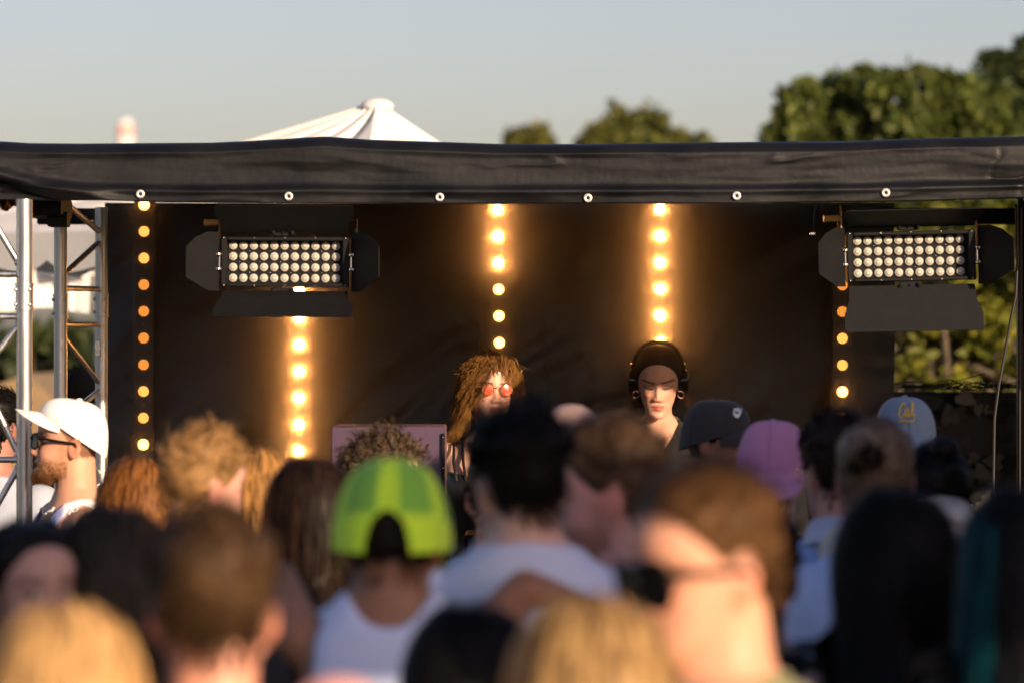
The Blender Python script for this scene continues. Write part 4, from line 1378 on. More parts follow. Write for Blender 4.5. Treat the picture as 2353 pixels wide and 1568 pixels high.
def collar(p, col, name="collar", h0=.822, h1=.862, stripes=None):
    H = p.H; s = H / 1.75
    mb_v, n = [], 36
    rr = (.070 if not p.fem else .058) * s
    rows_ = [(h0, 1.28), (h0 + (h1 - h0) * .4, 1.15), (h1, 1.06), (h1 + .004, 1.10), (h0 + .008, 1.42)]
    for z_, k_ in rows_:
        for i in range(n):
            a = 2 * math.pi * i / n
            mb_v.append([rr * k_ * math.sin(a), .018 * s - rr * k_ * math.cos(a), z_ * H + .30 * (-rr * k_ * math.cos(a))])
    v = p.bw(np.array(mb_v))
    c = np.ones((len(v), 3)) * np.array(col)
    if stripes is not None: c[n:2 * n] = stripes
    return mk_mesh(name, v, grid_faces(len(rows_), n, True)[:, ::-1].copy(), M['cloth'], p.root, cols=c)

# ---- hair
def scalp_grid(p, m=40, n=64):
    g_, a = head_grid(m, n, p.fem)
    az = np.broadcast_to(np.where(a > np.pi, a - 2 * np.pi, a), g_.shape[:2])
    mask = g_[..., 2] - hairline(az, p.fem)
    nrm = (g_ - HC) / HR ** 2
    nrm /= np.linalg.norm(nrm, axis=-1)[..., None]
    return g_, mask, nrm, az

def hair_shell(p, t=0.012, noise=0.25, nf=60, shift=0.0, side=None, tint=1.0, name="hair", parent=None, zcap=None):
    g_, mask, nrm, az = scalp_grid(p, 110, 140)
    mask = mask - shift
    m, n = mask.shape
    th = t * sstep(-.002, .022, mask) * (1 + noise * sn(g_.reshape(-1, 3), nf, 71).reshape(m, n) + noise * .6 * sn(g_.reshape(-1, 3), nf * 2.3, 72).reshape(m, n))
    if side is not None:
        th = th * (side + (1 - side) * sstep(.030, .075, g_[..., 2]))
    if zcap is not None: th = th * sstep(zcap + .004, zcap - .02, g_[..., 2])
    v = g_ + nrm * (th + .0015)[..., None]
    v = np.where((mask < 0)[..., None], g_ - nrm * .004, v)
    fa = grid_faces(m, n, True)
    kp = (mask.reshape(-1)[fa] > -.012).all(1)
    fa = fa[kp][:, ::-1].copy()
    us = np.unique(fa); mp = np.zeros(m * n, int); mp[us] = np.arange(len(us))
    vv = v.reshape(-1, 3)[us]
    c = np.ones((len(us), 3)) * p.hairc * tint * (1 + .35 * sn(vv, 45, 73) + .25 * sn(vv * np.array([1, .3, .3]), 160, 74))[:, None]
    return mk_mesh(name, p.hw(vv), mp[fa], M['hair'], parent or p.root, cols=np.clip(c, 0.002, 1))

def scalp_points(p, n, seed=0, shift=0.0, zmin=-1, front=None):
    r = np.random.default_rng(seed)
    g_, mask, nrm, az = scalp_grid(p, 90, 120)
    ok = (mask > shift) & (g_[..., 2] > zmin)
    # area weights
    ra = np.linalg.norm(np.gradient(g_, axis=0), axis=-1) * np.linalg.norm(np.gradient(g_, axis=1), axis=-1)
    w = (ra * ok).ravel(); w /= w.sum()
    i = r.choice(len(w), n, p=w)
    P0 = g_.reshape(-1, 3)[i] + r.normal(size=(n, 3)) * .0015
    return P0, nrm.reshape(-1, 3)[i], az.reshape(-1)[i], mask.reshape(-1)[i]

def grow(p, P0, D0, L, nseg, grav=0.0, stiff=0.9, curl=0.0, cfreq=90.0, seed=0, lift=0.004, body=True, wob=0.0, pull=None, pullk=0.0, hug=0.0, sidez=None):
    """strands grown in head space: start direction, gravity, collision with head, neck and shoulders"""
    r = np.random.default_rng(seed + 100)
    n = len(P0)
    gdir = np.array([0, 0, -1.0]) @ p.RH
    nb = p.hl(p.bw([0, .02, .83 * p.H])); hb = np.array([0, .02, -.06])
    s0 = p.hl(p.bw([-.16, .0, .795 * p.H])); s1 = p.hl(p.bw([.16, .0, .795 * p.H]))
    t0 = p.hl(p.bw([0, .0, .80 * p.H])); t1 = p.hl(p.bw([0, .0, .62 * p.H]))
    pos = P0.copy(); d = D0 / np.linalg.norm(D0, axis=1)[:, None]
    L = np.broadcast_to(L, (n,)); ds = (L / nseg)[:, None]
    out = [pos.copy()]
    lay = r.uniform(0, 1, size=(n, 1))
    def cap_push(pos, a, b, ra):
        ab = b - a; t = np.clip(((pos - a) @ ab) / np.dot(ab, ab), 0, 1)[:, None]
        c = a + t * ab; q = pos - c; ln = np.linalg.norm(q, axis=1)[:, None] + 1e-9
        return np.where(ln < ra, c + q / ln * ra, pos)
    for k_ in range(nseg):
        d = d * stiff + gdir * grav + r.normal(size=(n, 3)) * wob
        if hug > 0:
            hn = (pos - HC) / HR ** 2; hn /= np.linalg.norm(hn, axis=1)[:, None]; d = d - hn * hug
        if pull is not None: d = d + (pull - pos) * pullk
        d /= np.linalg.norm(d, axis=1)[:, None]
        pos = pos + d * ds
        lf = lift * (1 if sidez is None else (sidez + (1 - sidez) * sstep(.030, .075, pos[:, 2]))[:, None])
        rl = HR + lf * (1 + .8 * lay)
        q = (pos - HC) / rl
        ln = np.linalg.norm(q, axis=1)[:, None]
        pos = np.where(ln < 1, HC + q / ln * rl, pos)
        if body:
            pos = cap_push(pos, nb, hb, .066 + lift)
            pos = cap_push(pos, s0, s1, .072 + lift)
            pos = cap_push(pos, t0, t1, .122 + lift)
        dd = pos - out[-1]
        d = dd / (np.linalg.norm(dd, axis=1)[:, None] + 1e-9)
        out.append(pos.copy())
    S = np.stack(out, 1)
    if curl > 0:
        ph = r.uniform(0, 6.28, size=(n, 1)); fq = cfreq * r.uniform(.75, 1.25, size=(n, 1))
        arc = (np.arange(nseg + 1)[None, :] * (L / nseg)[:, None])
        T = np.gradient(S, axis=1); T /= np.linalg.norm(T, axis=2)[..., None] + 1e-9
        ref = np.array([0.31, 0.17, 0.93]); U = np.cross(T, ref); U /= np.linalg.norm(U, axis=2)[..., None] + 1e-9
        W = np.cross(T, U)
        amp = curl * np.clip(arc / .03, 0, 1)
        S = S + (amp * np.cos(arc * fq + ph))[..., None] * U + (amp * np.sin(arc * fq + ph))[..., None] * W
    return S

def clump(S, nclump, amt, seed=0):
    """gather strands towards guide strands near their tips so locks form"""
    r = np.random.default_rng(seed)
    g_ = r.choice(len(S), min(nclump, len(S)), replace=False)
    d2 = ((S[:, None, 0] - S[g_][None, :, 0]) ** 2).sum(-1)
    near = g_[d2.argmin(1)]
    t = np.linspace(0, 1, S.shape[1])[None, :, None]
    off = S[near] - S[near][:, :1] + (S[:, :1] * .35 + S[near][:, :1] * .65)
    return S * (1 - amt * t ** .7) + off * (amt * t ** .7)

def locks(S, m, spread, seed=0, taper=.5, fray=.0):
    """every guide becomes a lock of m strands that run side by side"""
    r = np.random.default_rng(seed + 7)
    n, k = S.shape[:2]
    t = np.linspace(0, 1, k)[None, None, :, None]
    off = r.normal(size=(n, m, 1, 3)) * spread
    f2 = r.normal(size=(n, m, 1, 3)) * fray * t ** 1.5
    return (S[:, None] + off * (1 - taper * t) + f2).reshape(n * m, k, 3)

def strands_mesh(p, S, rad, name="hair", tubes=False, var=0.35, seed=0, parent=None, tipcol=None, colr=None, tipk=1.2):
    r = np.random.default_rng(seed)
    W = p.hw(S.reshape(-1, 3)).reshape(S.shape)
    n, m = W.shape[:2]
    T = np.gradient(W, axis=1); T /= np.linalg.norm(T, axis=2)[..., None] + 1e-9
    cen = p.hw([0, .005, -.02])
    O = W - cen; O /= np.linalg.norm(O, axis=2)[..., None] + 1e-9
    U = np.cross(T, O); U /= np.linalg.norm(U, axis=2)[..., None] + 1e-9
    N = np.cross(U, T)
    tap = (rad * (1 - 0.75 * np.linspace(0, 1, m) ** 2))[None, :, None]
    if tubes:
        ring = [W + tap * U, W + tap * (-.5 * U + .87 * N), W + tap * (-.5 * U - .87 * N)]
    else:
        ring = [W + tap * U, W - tap * U]
    q = len(ring)
    V = np.stack(ring, 2).reshape(-1, 3)
    base = (np.arange(n) * m * q)[:, None, None]
    i = (np.arange(m - 1) * q)[None, :, None]
    fs = []
    for j in range(q if tubes else 1):
        j2 = (j + 1) % q
        fs.append(np.stack([base + i + j, base + i + j2, base + i + q + j2, base + i + q + j], -1).reshape(-1, 4))
    fa = np.concatenate(fs)
    cb = np.array(colr if colr is not None else p.hairc)
    c = cb[None, :] * (1 + var * r.normal(size=(n, 1)) + .55 * vn2(S[:, 0, 0] * 70 + 40, S[:, 0, 1] * 70 + S[:, 0, 2] * 70 + 40, seed + 2)[:, None])
    c = np.repeat(np.clip(c, cb * .25, 1)[:, None], m, 1)
    if tipcol is not None:
        t = np.linspace(0, 1, m)[None, :, None] ** tipk
        c = c * (1 - t) + np.array(tipcol) * t * (1 + var * r.normal(size=(n, 1, 1)))
    c = np.repeat(c, q, 1).reshape(-1, 3)
    return mk_mesh(name, V, fa, M['hair'], parent or p.root, cols=np.clip(c, .001, 1))

def short_hair(p, t=.014, L=.035, n=900, side=.45, seed=1, comb=(0, .55, .25), rad=.0012, wob=.10, curl=0, shift=0.0, tint=1.0, part_lean=.0, zcap=None, up=.55):
    sh = hair_shell(p, t * .62, side=side, shift=shift, tint=tint, zcap=zcap)
    P0, N, az, mk = scalp_points(p, n, seed, shift + .004)
    if zcap is not None:
        q_ = P0[:, 2] < zcap - .012; P0, N, az, mk = P0[q_], N[q_], az[q_], mk[q_]; n = len(P0)
        if n < 5: return sh
    r = np.random.default_rng(seed)
    ln = L * (side * .5 + (1 - side * .5) * sstep(.02, .07, P0[:, 2])) * r.uniform(.7, 1.3, n)
    cm = np.array(comb, float) + np.array([part_lean, 0, 0]) + np.stack([.5 * vn2(P0[:, 0] * 25, P0[:, 1] * 25, 3), .5 * vn2(P0[:, 0] * 25 + 9, P0[:, 2] * 25, 4), 0 * P0[:, 0]], 1)
    cm = cm - N * (cm * N).sum(1)[:, None] * .8
    down = sstep(.045, .0, P0[:, 2])[:, None] * np.array([0, .1, -.7])
    D = N * .30 * up + cm + down + r.normal(size=(n, 3)) * .14
    S = grow(p, P0 + N * t * .62 * (side + (1 - side) * sstep(.03, .075, P0[:, 2]))[:, None] * sstep(0, .03, mk)[:, None], D, ln, 5, grav=.05, stiff=1.0, wob=wob * .5, seed=seed, lift=t * .72 + .001, body=False, curl=curl, cfreq=160, hug=min(.5, .17 / up), sidez=side)
    S = locks(S, 3, .0016, seed, .3, .002)
    strands_mesh(p, S, rad, "hair_strands", seed=seed, parent=sh)
    return sh

def long_hair(p, L=.40, n=520, t=.012, seed=1, rad=.0016, wave=.0, tipcol=None, part=True, shift=0.0, lift=.008, wf=40, m=6, azmin=0.0, tipk=1.2):
    sh = hair_shell(p, t * .7, noise=.12, shift=shift)
    P0, N, az, mk = scalp_points(p, n, seed, shift)
    q_ = np.abs(az) > azmin; P0, N, az, mk = P0[q_], N[q_], az[q_], mk[q_]; n = len(P0)
    r = np.random.default_rng(seed)
    side = np.sign(P0[:, 0] + r.normal(size=n) * .003)
    fr_ = sstep(1.5, .6, np.abs(az))
    D = N * .12 + np.stack([side * ((.20 if part else .1) + .7 * fr_), .45 + .25 * fr_, -.15 + .1 * fr_], 1) + r.normal(size=(n, 3)) * .06
    S = grow(p, P0 + N * t * .9, D, L * r.uniform(.8, 1.08, n), 16, grav=.75, stiff=.60, wob=.02, seed=seed, lift=t + .002, hug=.12, curl=wave, cfreq=wf)
    S = locks(S, m, .0042, seed, .35, .006)
    strands_mesh(p, S, rad, "hair_strands", seed=seed, parent=sh, tipcol=tipcol, tipk=tipk)
    return sh

# ---- caps
def cap(p, col, back=False, tilt=0.0, brim_col=None, panels=None, opening=False, droop=.9, high=.128, brim_len=.072, brim_up=0.0, zf=.050, zb=.012, dz=0.0, twist=0.0, label=None, size=1.0, bdip=0.0, full=.60):
    """baseball cap: six sewn panels with sunk seams, button, sweat band, curved brim; cap space is turned when worn backwards"""
    Rc = rotz(math.radians((180 if back else 0) + twist)) @ rotx(math.radians(tilt))
    cw = lambda v: p.hw((np.asarray(v, float) * size) @ Rc.T + np.array([0, .004, dz]))
    nu, na = (60, 240) if opening else (30, 120)
    a = np.arange(na) * 2 * np.pi / na
    u = np.linspace(0, 1, nu)
    A, U = np.meshgrid(a, u)
    zb_ = zf * (np.cos(A) * .5 + .5) + zb * (.5 - np.cos(A) * .5)
    th = U * np.pi / 2
    rr = np.clip(np.cos(th), 0, 1) ** full
    zz = zb_ + (high - zb_) * np.sin(th) ** .95
    aa = (A + np.pi / 6) % (np.pi / 3) - np.pi / 6
    # seams run at the middle front and every 60 degrees
    sa = np.minimum(np.abs((A % (np.pi / 3))), np.abs((A % (np.pi / 3)) - np.pi / 3))
    seam = np.exp(-(sa * rr / .028) ** 2)
    wave = .0012 * sn(np.stack([np.cos(A) * .1, np.sin(A) * .1, zz], -1).reshape(-1, 3), 60, 5).reshape(A.shape) + .0018 * sn(np.stack([np.cos(A) * .1, np.sin(A) * .1, zz], -1).reshape(-1, 3), 28, 6).reshape(A.shape)
    rx = .0835 - .0024 * seam + wave; ry = np.where(np.cos(A) > 0, .1055, .111) - .0024 * seam + wave
    v = np.stack([rx * rr * np.sin(A), -ry * rr * np.cos(A), zz], -1)
    inner = np.stack([.078 * np.sin(a), -np.where(np.cos(a) > 0, .099, .102) * np.cos(a), zb_[0] + .004], -1)
    allv = np.concatenate([inner[None], v])
    fa = grid_faces(nu + 1, na, True)
    c = np.ones((nu + 1, na, 3)) * np.array(col)
    c[1:] *= (1 - .22 * seam[..., None])
    if panels is not None:
        da = np.abs(np.abs(np.where(A > np.pi, A - 2 * np.pi, A)) - np.pi)       # 0 at the back
        da = np.abs(np.where(A > np.pi, A - 2 * np.pi, A)); da = np.pi - da
        pm = sstep(.16, .22, da) * sstep(.92, .84, da) * sstep(.20, .26, U) * sstep(.80, .70, U) + sstep(1.14, 1.2, da) * sstep(1.72, 1.66, da) * sstep(.16, .22, U) * sstep(.85, .78, U)
        c[1:] = c[1:] * (1 - pm[..., None]) + np.array(panels) * pm[..., None]
    if opening:
        ac = (fa % na) * 2 * np.pi / na
        row = fa // na
        dback = np.abs(ac.mean(1) - np.pi)
        lim = .40 * np.sqrt(np.clip(1 - (row.mean(1) / 16) ** 2, 0, 1))
        fa = fa[~((dback < lim) & (row.mean(1) > -1) & (row.mean(1) < 16))]
    o = mk_mesh("cap", cw(allv.reshape(-1, 3)), fa, M['cloth'], p.root, cols=np.clip(c.reshape(-1, 3), 0, 1), angle=60)
    if label: o["label"] = label
    bt = MB(); bt.ball(cw([0, 0, high + .001]), (.009, .009, .005), 12, 7)
    bo = bt.build("button", M['cloth'], o, cols=np.ones((bt.n, 3)) * np.array(col))
    bcol = np.array(brim_col if brim_col is not None else col)
    ns, nr = 34, 9
    s = np.linspace(-1, 1, ns); q = np.linspace(0, 1, nr)
    Sg, Q = np.meshgrid(s, q, indexing='ij')
    ang = Sg * math.radians(68)
    bx = .0825 * np.sin(ang) * (1 + Q * .02); by = -.105 * np.cos(ang)
    ext = brim_len * np.clip(1 - np.abs(Sg) ** 2.6, 0, 1) ** .62
    by = by - Q * ext * .96
    bz = zf * (np.cos(ang) * .5 + .5) + zb * (.5 - np.cos(ang) * .5) + .003 - Q * ext * (.22 + bdip) + brim_up * Q * ext - droop * .030 * (np.abs(Sg) ** 2) * Q ** .6
    top = np.stack([bx, by, bz], -1); bot = top + np.array([0, .0005, -.0032])
    bv = np.concatenate([top.reshape(-1, 3), bot.reshape(-1, 3)])
    f1 = grid_faces(ns, nr); N_ = ns * nr
    f = f1.tolist() + (f1[:, ::-1] + N_).tolist()
    edge = [i * nr + nr - 1 for i in range(ns)]
    f += [(edge[i], edge[i + 1], edge[i + 1] + N_, edge[i] + N_) for i in range(ns - 1)]
    cc = np.ones((len(bv), 3)) * bcol
    rowl = np.abs(np.sin(Q.reshape(-1) * 6 * math.pi)) < .2
    cc[:N_][rowl] *= .85
    mk_mesh("brim", cw(bv), f, M['cloth'], o, cols=cc, angle=50)
    p.capsurf = lambda az_, u_: cw(np.array([.0850 * math.cos(u_ * math.pi / 2) ** full * math.sin(az_), -.1072 * math.cos(u_ * math.pi / 2) ** full * math.cos(az_),
                   (zf * (math.cos(az_) * .5 + .5) + zb * (.5 - math.cos(az_) * .5)) + (high - (zf * (math.cos(az_) * .5 + .5) + zb * (.5 - math.cos(az_) * .5))) * math.sin(u_ * math.pi / 2) ** .95]))
    return o

def glasses(p, frame_m, lens_m, rx=.024, rz=.020, round_=False, name="sunglasses", thick=.0018, tilt=0.0, y=-.100, zc=-.003, wrap=.25, cx=.0325, temple=.0025, rim=True, dark=False):
    mb = MB()
    lens = []
    for sx in (-1, 1):
        pts = []
        for i in range(28):
            a = 2 * math.pi * i / 28
            if round_: x_, z_ = rx * math.cos(a), rz * math.sin(a)
            else:
                x_ = rx * np.sign(math.cos(a)) * abs(math.cos(a)) ** .6; z_ = rz * np.sign(math.sin(a)) * abs(math.sin(a)) ** .7
                z_ = z_ * (1 - .12 * (x_ * sx < 0)) 
            pts.append(np.array([sx * cx + x_, y + wrap * (abs(sx * cx + x_)) ** 2 * 8, zc + z_]))
        pw_ = p.hw(np.array(pts))
        if rim: mb.tube(np.concatenate([pw_, pw_[:1]]), thick, 6, caps=False)
        c = p.hw(np.mean(pts, 0) + [0, -.0015, 0])
        lens.append(MB().add(np.concatenate([[c], pw_]), [(0, 1 + i, 1 + (i + 1) % 28) for i in range(28)]))
        h = np.array([sx * (cx + rx), y + wrap * (cx + rx) ** 2 * 8, zc + rz * .45])
        mb.tube(p.hw(np.array([h, [sx * .072, -.070, zc + rz * .45], [sx * .0775, -.02, zc + .006], [sx * .078, .012, zc + .004], [sx * .077, .028, zc - .012]])), temple, 6)
    mb.tube(p.hw(np.array([[-cx + rx * .95, y, zc + .004], [0, y - .004, zc + .009], [cx - rx * .95, y, zc + .004]])), thick * .9, 6)
    o = mb.build(name, frame_m, p.root, angle=60)
    for l_ in lens: l_.build("lens", lens_m, o)
    return o
BLACK = (.0075, .0065, .0065); DKBR = (.022, .012, .008); BRN = (.060, .030, .014); LTBR = (.17, .090, .038); GOLD = (.42, .24, .085); ORNG = (.22, .085, .022)
TAN = (.52, .27, .165); FAIR = (.66, .37, .26); PALE = (.72, .45, .35); BROWN = (.24, .115, .07)
PX = lambda v: (1176 + v[..., 0] * F / v[..., 1], 784 - (v[..., 2] - CAMZ) * F / v[..., 1])

def surf_pts(o, pts, lift=.004, rad=14):
    """points on the camera side of an object's surface, found by looking for its nearest vertices"""
    me = o.data; n = len(me.vertices)
    c = np.empty(n * 3, np.float32); me.vertices.foreach_get("co", c)
    c = c.reshape(-1, 3).astype(float) + wloc(o)
    qx, qy = PX(c)
    out = []
    for a, b in pts:
        dd = np.hypot(qx - a, qy - b)
        i = np.where(dd < max(rad, dd.min() + 2))[0]
        j = i[np.argmin(c[i, 1])]
        q = P(a, b, c[j, 1]); q[1] -= lift
        out.append(q)
    return np.array(out)

def surface_of(p, nm):
    for o in p.root.children:
        if o.name.split('.')[0] == nm: return o

# --- the two women on stage
w1 = build_person("woman with curly golden brown hair and round orange sunglasses on the stage", 1124, 800, 12.75, hair_t=.030, yaw=14, byaw=-8, pitch=-5, roll=3, sex='f',
                  skin=(.70, .40, .29), hairc=(.17, .070, .019), z0=DECK, voxel=.0034, hero=True, makeup=True, lip=(.42, .16, .15), brow=(.13, .06, .025), group="women playing on the stage", blush=.3)
dress(w1, 'cami', BLACK, pants=(.02, .02, .022), shoe=(.02, .02, .02), mat_='satin')
for sx in (-1, 1):
    ss = w1.H / 1.75
    for k_, (xa, xb) in enumerate(((.060, .085), (.095, .118))):
        pts = [w1.bw([sx * xa * ss, -.118 * ss, .748 * w1.H]), w1.bw([sx * (xa + .012) * ss, -.107 * ss, .785 * w1.H]), w1.bw([sx * (xb) * ss, -.030 * ss, .824 * w1.H]), w1.bw([sx * xb * ss, .03 * ss, .822 * w1.H]), w1.bw([sx * xa * ss, .10 * ss, .76 * w1.H])]
        b = MB(); b.tube(pts, .0055, 6); b.build("strap", M['satin'], w1.root)
sh = hair_shell(w1, .009, noise=.30, nf=45)
r_ = np.random.default_rng(11)
P0, N, az, mk = scalp_points(w1, 430, 21)
fro = sstep(1.5, .8, np.abs(az))
dr = N * .26 + np.stack([np.sign(P0[:, 0]) * (.16 + .6 * fro), .42 - .05 * fro, -.05 - .2 * fro], 1) + r_.normal(size=(len(P0), 3)) * .16
ln = np.where(P0[:, 0] < 0, .225, .135) * (1 - .35 * fro) * r_.uniform(.6, 1.12, len(P0))
S = grow(w1, P0 + N * .009, dr, ln, 26, grav=.36, stiff=.80, wob=.05, seed=21, lift=.010, curl=.0105, cfreq=62)
S = locks(S, 14, .0045, 21, .30, .008)
strands_mesh(w1, S, .00075, "hair_strands", tubes=True, var=.40, seed=21, parent=sh, tipcol=(.44, .215, .055))
fr_n = 46
fx = r_.uniform(-.056, .056, fr_n)
f0 = np.stack([fx, -.078 + 6 * fx ** 2, .080 - 3.4 * fx ** 2 + r_.normal(size=fr_n) * .004], 1)
fd = np.stack([fx * 9, np.full(fr_n, -.75), np.full(fr_n, .15)], 1) + r_.normal(size=(fr_n, 3)) * .15
S = grow(w1, f0, fd, r_.uniform(.026, .046, fr_n), 14, grav=.30, stiff=.86, wob=.05, seed=23, lift=.010, body=False, curl=.004, cfreq=95)
strands_mesh(w1, locks(S, 9, .0032, 5, .6), .00085, "fringe", tubes=True, var=.40, seed=23, parent=sh, tipcol=(.42, .21, .055))
P0, N, az, mk = scalp_points(w1, 130, 29)
S = grow(w1, P0 + N * .022, N * .8 + r_.normal(size=(130, 3)) * .6, r_.uniform(.03, .09, 130), 14, grav=.16, stiff=.92, wob=.12, seed=29, lift=.02, body=False, curl=.007, cfreq=80)
strands_mesh(w1, S, .0006, "flyaway_strands", seed=29, parent=sh, colr=(.50, .27, .07))
glasses(w1, M['gold'], M['red_lens'], rx=.0195, rz=.0195, round_=True, thick=.0013, temple=.0015, wrap=.12, y=-.100, zc=-.004, cx=.0315)
for sx in (-1,):
    b = MB(); b.torus(w1.hw([sx * .080, .010, -.055]), .006, .0015, (0, 1, 0), 14, 6); b.build("earring", M['gold'], w1.root)

w2 = build_person("woman in black looking down with headphones over her dark centre parted hair", 1512, 784, 13.2, hair_t=.010, yaw=-3, byaw=-6, pitch=17, roll=0, sex='f',
                  skin=(.68, .38, .275), hairc=(.026, .014, .009), z0=DECK, voxel=.0034, hero=True, makeup=True, lip=(.55, .13, .11), brow=(.020, .011, .008), group="women playing on the stage", blush=.35)
dress(w2, 'vneck', (.012, .011, .012), pants=(.02, .02, .022), shoe=(.02, .02, .02), name="jacket")
sh = hair_shell(w2, .009, noise=.06)
P0, N, az, mk = scalp_points(w2, 1900, 31)
sd_ = np.sign(P0[:, 0])[:, None]
D = N * .15 + np.concatenate([sd_ * .9, np.full((len(P0), 1), .55), np.full((len(P0), 1), -.05)], 1)
S = grow(w2, P0 + N * .004, D, .17 * r_.uniform(.7, 1.1, len(P0)), 12, grav=.16, stiff=.9, wob=.015, seed=31, lift=.003, body=False, pull=np.array([0, .115, -.045]), pullk=2.2)
strands_mesh(w2, clump(S, 160, .3, 1), .0010, "hair_strands", tubes=False, var=.4, seed=31, parent=sh)
P0, N, az, mk = scalp_points(w2, 170, 37, zmin=.03)
S = grow(w2, P0 + N * .010, N + r_.normal(size=(len(P0), 3)) * .7, r_.uniform(.015, .04, len(P0)), 6, grav=.05, stiff=1, wob=.2, seed=37, lift=.01, body=False)
strands_mesh(w2, S, .0006, "flyaway_strands", seed=37, parent=sh, colr=(.10, .05, .02))
b = MB(); b.ball(w2.hw([0, .125, -.035]), .034 , 16, 10); b.build("hair_knot", M['hair'], sh, cols=np.ones((b.n, 3)) * np.array([.016, .009, .007]))
for sx in (-1, 1):   # locks by the ears, ends lighter
    f0 = np.stack([sx * r_.uniform(.066, .074, 70), r_.uniform(.000, .035, 70), r_.uniform(-.01, .03, 70)], 1)
    S = grow(w2, f0, np.tile([sx * .3, .1, -1.0], (70, 1)) + r_.normal(size=(70, 3)) * .1, r_.uniform(.07, .13, 70), 10, grav=.3, stiff=.8, wob=.05, seed=39, lift=.006, body=False)
    strands_mesh(w2, S, .0014, "hair_strands", seed=39, parent=sh, tipcol=(.22, .10, .02))
# headphones
hp = empty("headphones", tuple(w2.hw([0, .01, .12])), "black DJ headphones worn by the woman looking down", "headphones")
b = MB(); pts = []
for i in range(25):
    a = math.pi * i / 24
    pts.append(w2.hw([.0905 * np.sign(math.cos(a)) * abs(math.cos(a)) ** .8, .012, -.004 + .136 * math.sin(a) ** .9]))
for o_ in (-.008, 0, .008):
    b.tube([np.array(q) + w2.RH @ np.array([0, o_, 0]) for q in pts], .0052, 8)
b.build("headband", M['blackmetal'], hp)
for sx in (-1, 1):
    b = MB()
    c0, c1 = w2.hw([sx * .076, .024, -.010]), w2.hw([sx * .096, .026, -.008])
    b.cone(c0, c1, .035, .036, 26); b.ball(c1, (.008, .0345, .0345), 20, 10, R=w2.RH)
    cu = b.build("ear_cup", M['gloss_black'], hp)
    b = MB(); b.cone(w2.hw([sx * .070, .024, -.010]), w2.hw([sx * .079, .024, -.010]), .037, .037, 26); b.build("ear_pad", M['blackflat'], cu)
    b = MB(); b.tube([w2.hw([sx * .092, .012, .055]), w2.hw([sx * .099, .014, .030]), w2.hw([sx * .103, .016, .0])], .003, 8); b.build("arm", M['gold'], hp)
for sx in (-1, 1):
    b = MB(); b.torus(w2.hw([sx * .078, -.002, -.050]), .0125, .0024, tuple(w2.RH @ np.array([.5 * sx, 1, 0])), 20, 8); b.build("earring", M['silver'], w2.root)
def necklace(p, drop, r_w, m_, rad=.0013, dz=0.0, name="necklace", n=44, beads=False, back=.845):
    H = p.H; s = H / 1.75; pts = []
    co_b = p.bl(p.co); sel = (p.lab == TORSO) | (p.lab == NECK)
    cb_ = co_b[sel]
    kd_ = kdtree.KDTree(len(cb_)); [kd_.insert(q, i) for i, q in enumerate(cb_)]; kd_.balance()
    nb_ = (p.nrm @ p.RB)[sel]
    for i in range(n + 1):
        a = 2 * math.pi * i / n
        f_ = .5 + .5 * math.cos(a)
        q = np.array([r_w * s * math.sin(a) * (1 - .25 * f_ ** 2), .02 * s - (.085 + .04 * (drop / .06)) * s * math.cos(a) * .8, back * H - drop * f_ ** 1.3 - .01 * math.sin(a) ** 2])
        c, j, dd = kd_.find(q)
        w_ = np.array(c) + nb_[j] * (rad + .002); w_[2] = .5 * w_[2] + .5 * q[2]
        pts.append(p.bw(w_))
    b = MB()
    if beads:
        for q in pts: b.ball(q, rad * 1.6, 6, 4)
    b.tube(pts, rad, 6)
    o = b.build(name, m_, p.root)
    return o, pts
no, npts = necklace(w2, .105, .070, M['gold'], .0011)
no2, npts2 = necklace(w2, .070, .068, M['silver'], .0010)
bt = npts[0] + np.array([0, -.004, 0])
b = MB(); b.ball(bt, (.011, .005, .010), 14, 8)
for k_ in range(4): b.ball(bt + np.array([-.001 + .001 * (k_ % 2), -.001, -.015 - .0095 * k_]), (.0078 - .0012 * k_, .0045, .0042), 12, 7)
b.build("shell_pendant", M['pearl'], no)

# --- man in the white cap, in profile at the left
p1 = build_person("bearded man in white cap and dark sunglasses in profile beside the truss", 153, 910, 11.1, hair_t=.018, yaw=-84, byaw=-70, pitch=-5, skin=(.62, .32, .205), hairc=(.10, .05, .022),
                  voxel=.0036, hero=True, k=1.02, smile=True, mouth_open=.012, beard=(.26, .12, .05), lip=(.42, .15, .12))
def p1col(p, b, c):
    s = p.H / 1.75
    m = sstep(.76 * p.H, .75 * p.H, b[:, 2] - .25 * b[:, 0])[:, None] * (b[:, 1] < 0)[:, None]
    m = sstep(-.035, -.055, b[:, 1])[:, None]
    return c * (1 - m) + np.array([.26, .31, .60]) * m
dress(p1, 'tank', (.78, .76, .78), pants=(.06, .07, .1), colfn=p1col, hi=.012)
cap(p1, (.82, .80, .78), tilt=-6, high=.124, brim_len=.076, droop=.55, zf=.066, zb=-.026, brim_up=.16, full=.66, size=.97, label="plain white cap with a curved brim")
glasses(p1, M['dark_lens'], M['dark_lens'], rx=.028, rz=.0215, thick=.0034, temple=.0042, wrap=.62, y=-.106, zc=-.006)
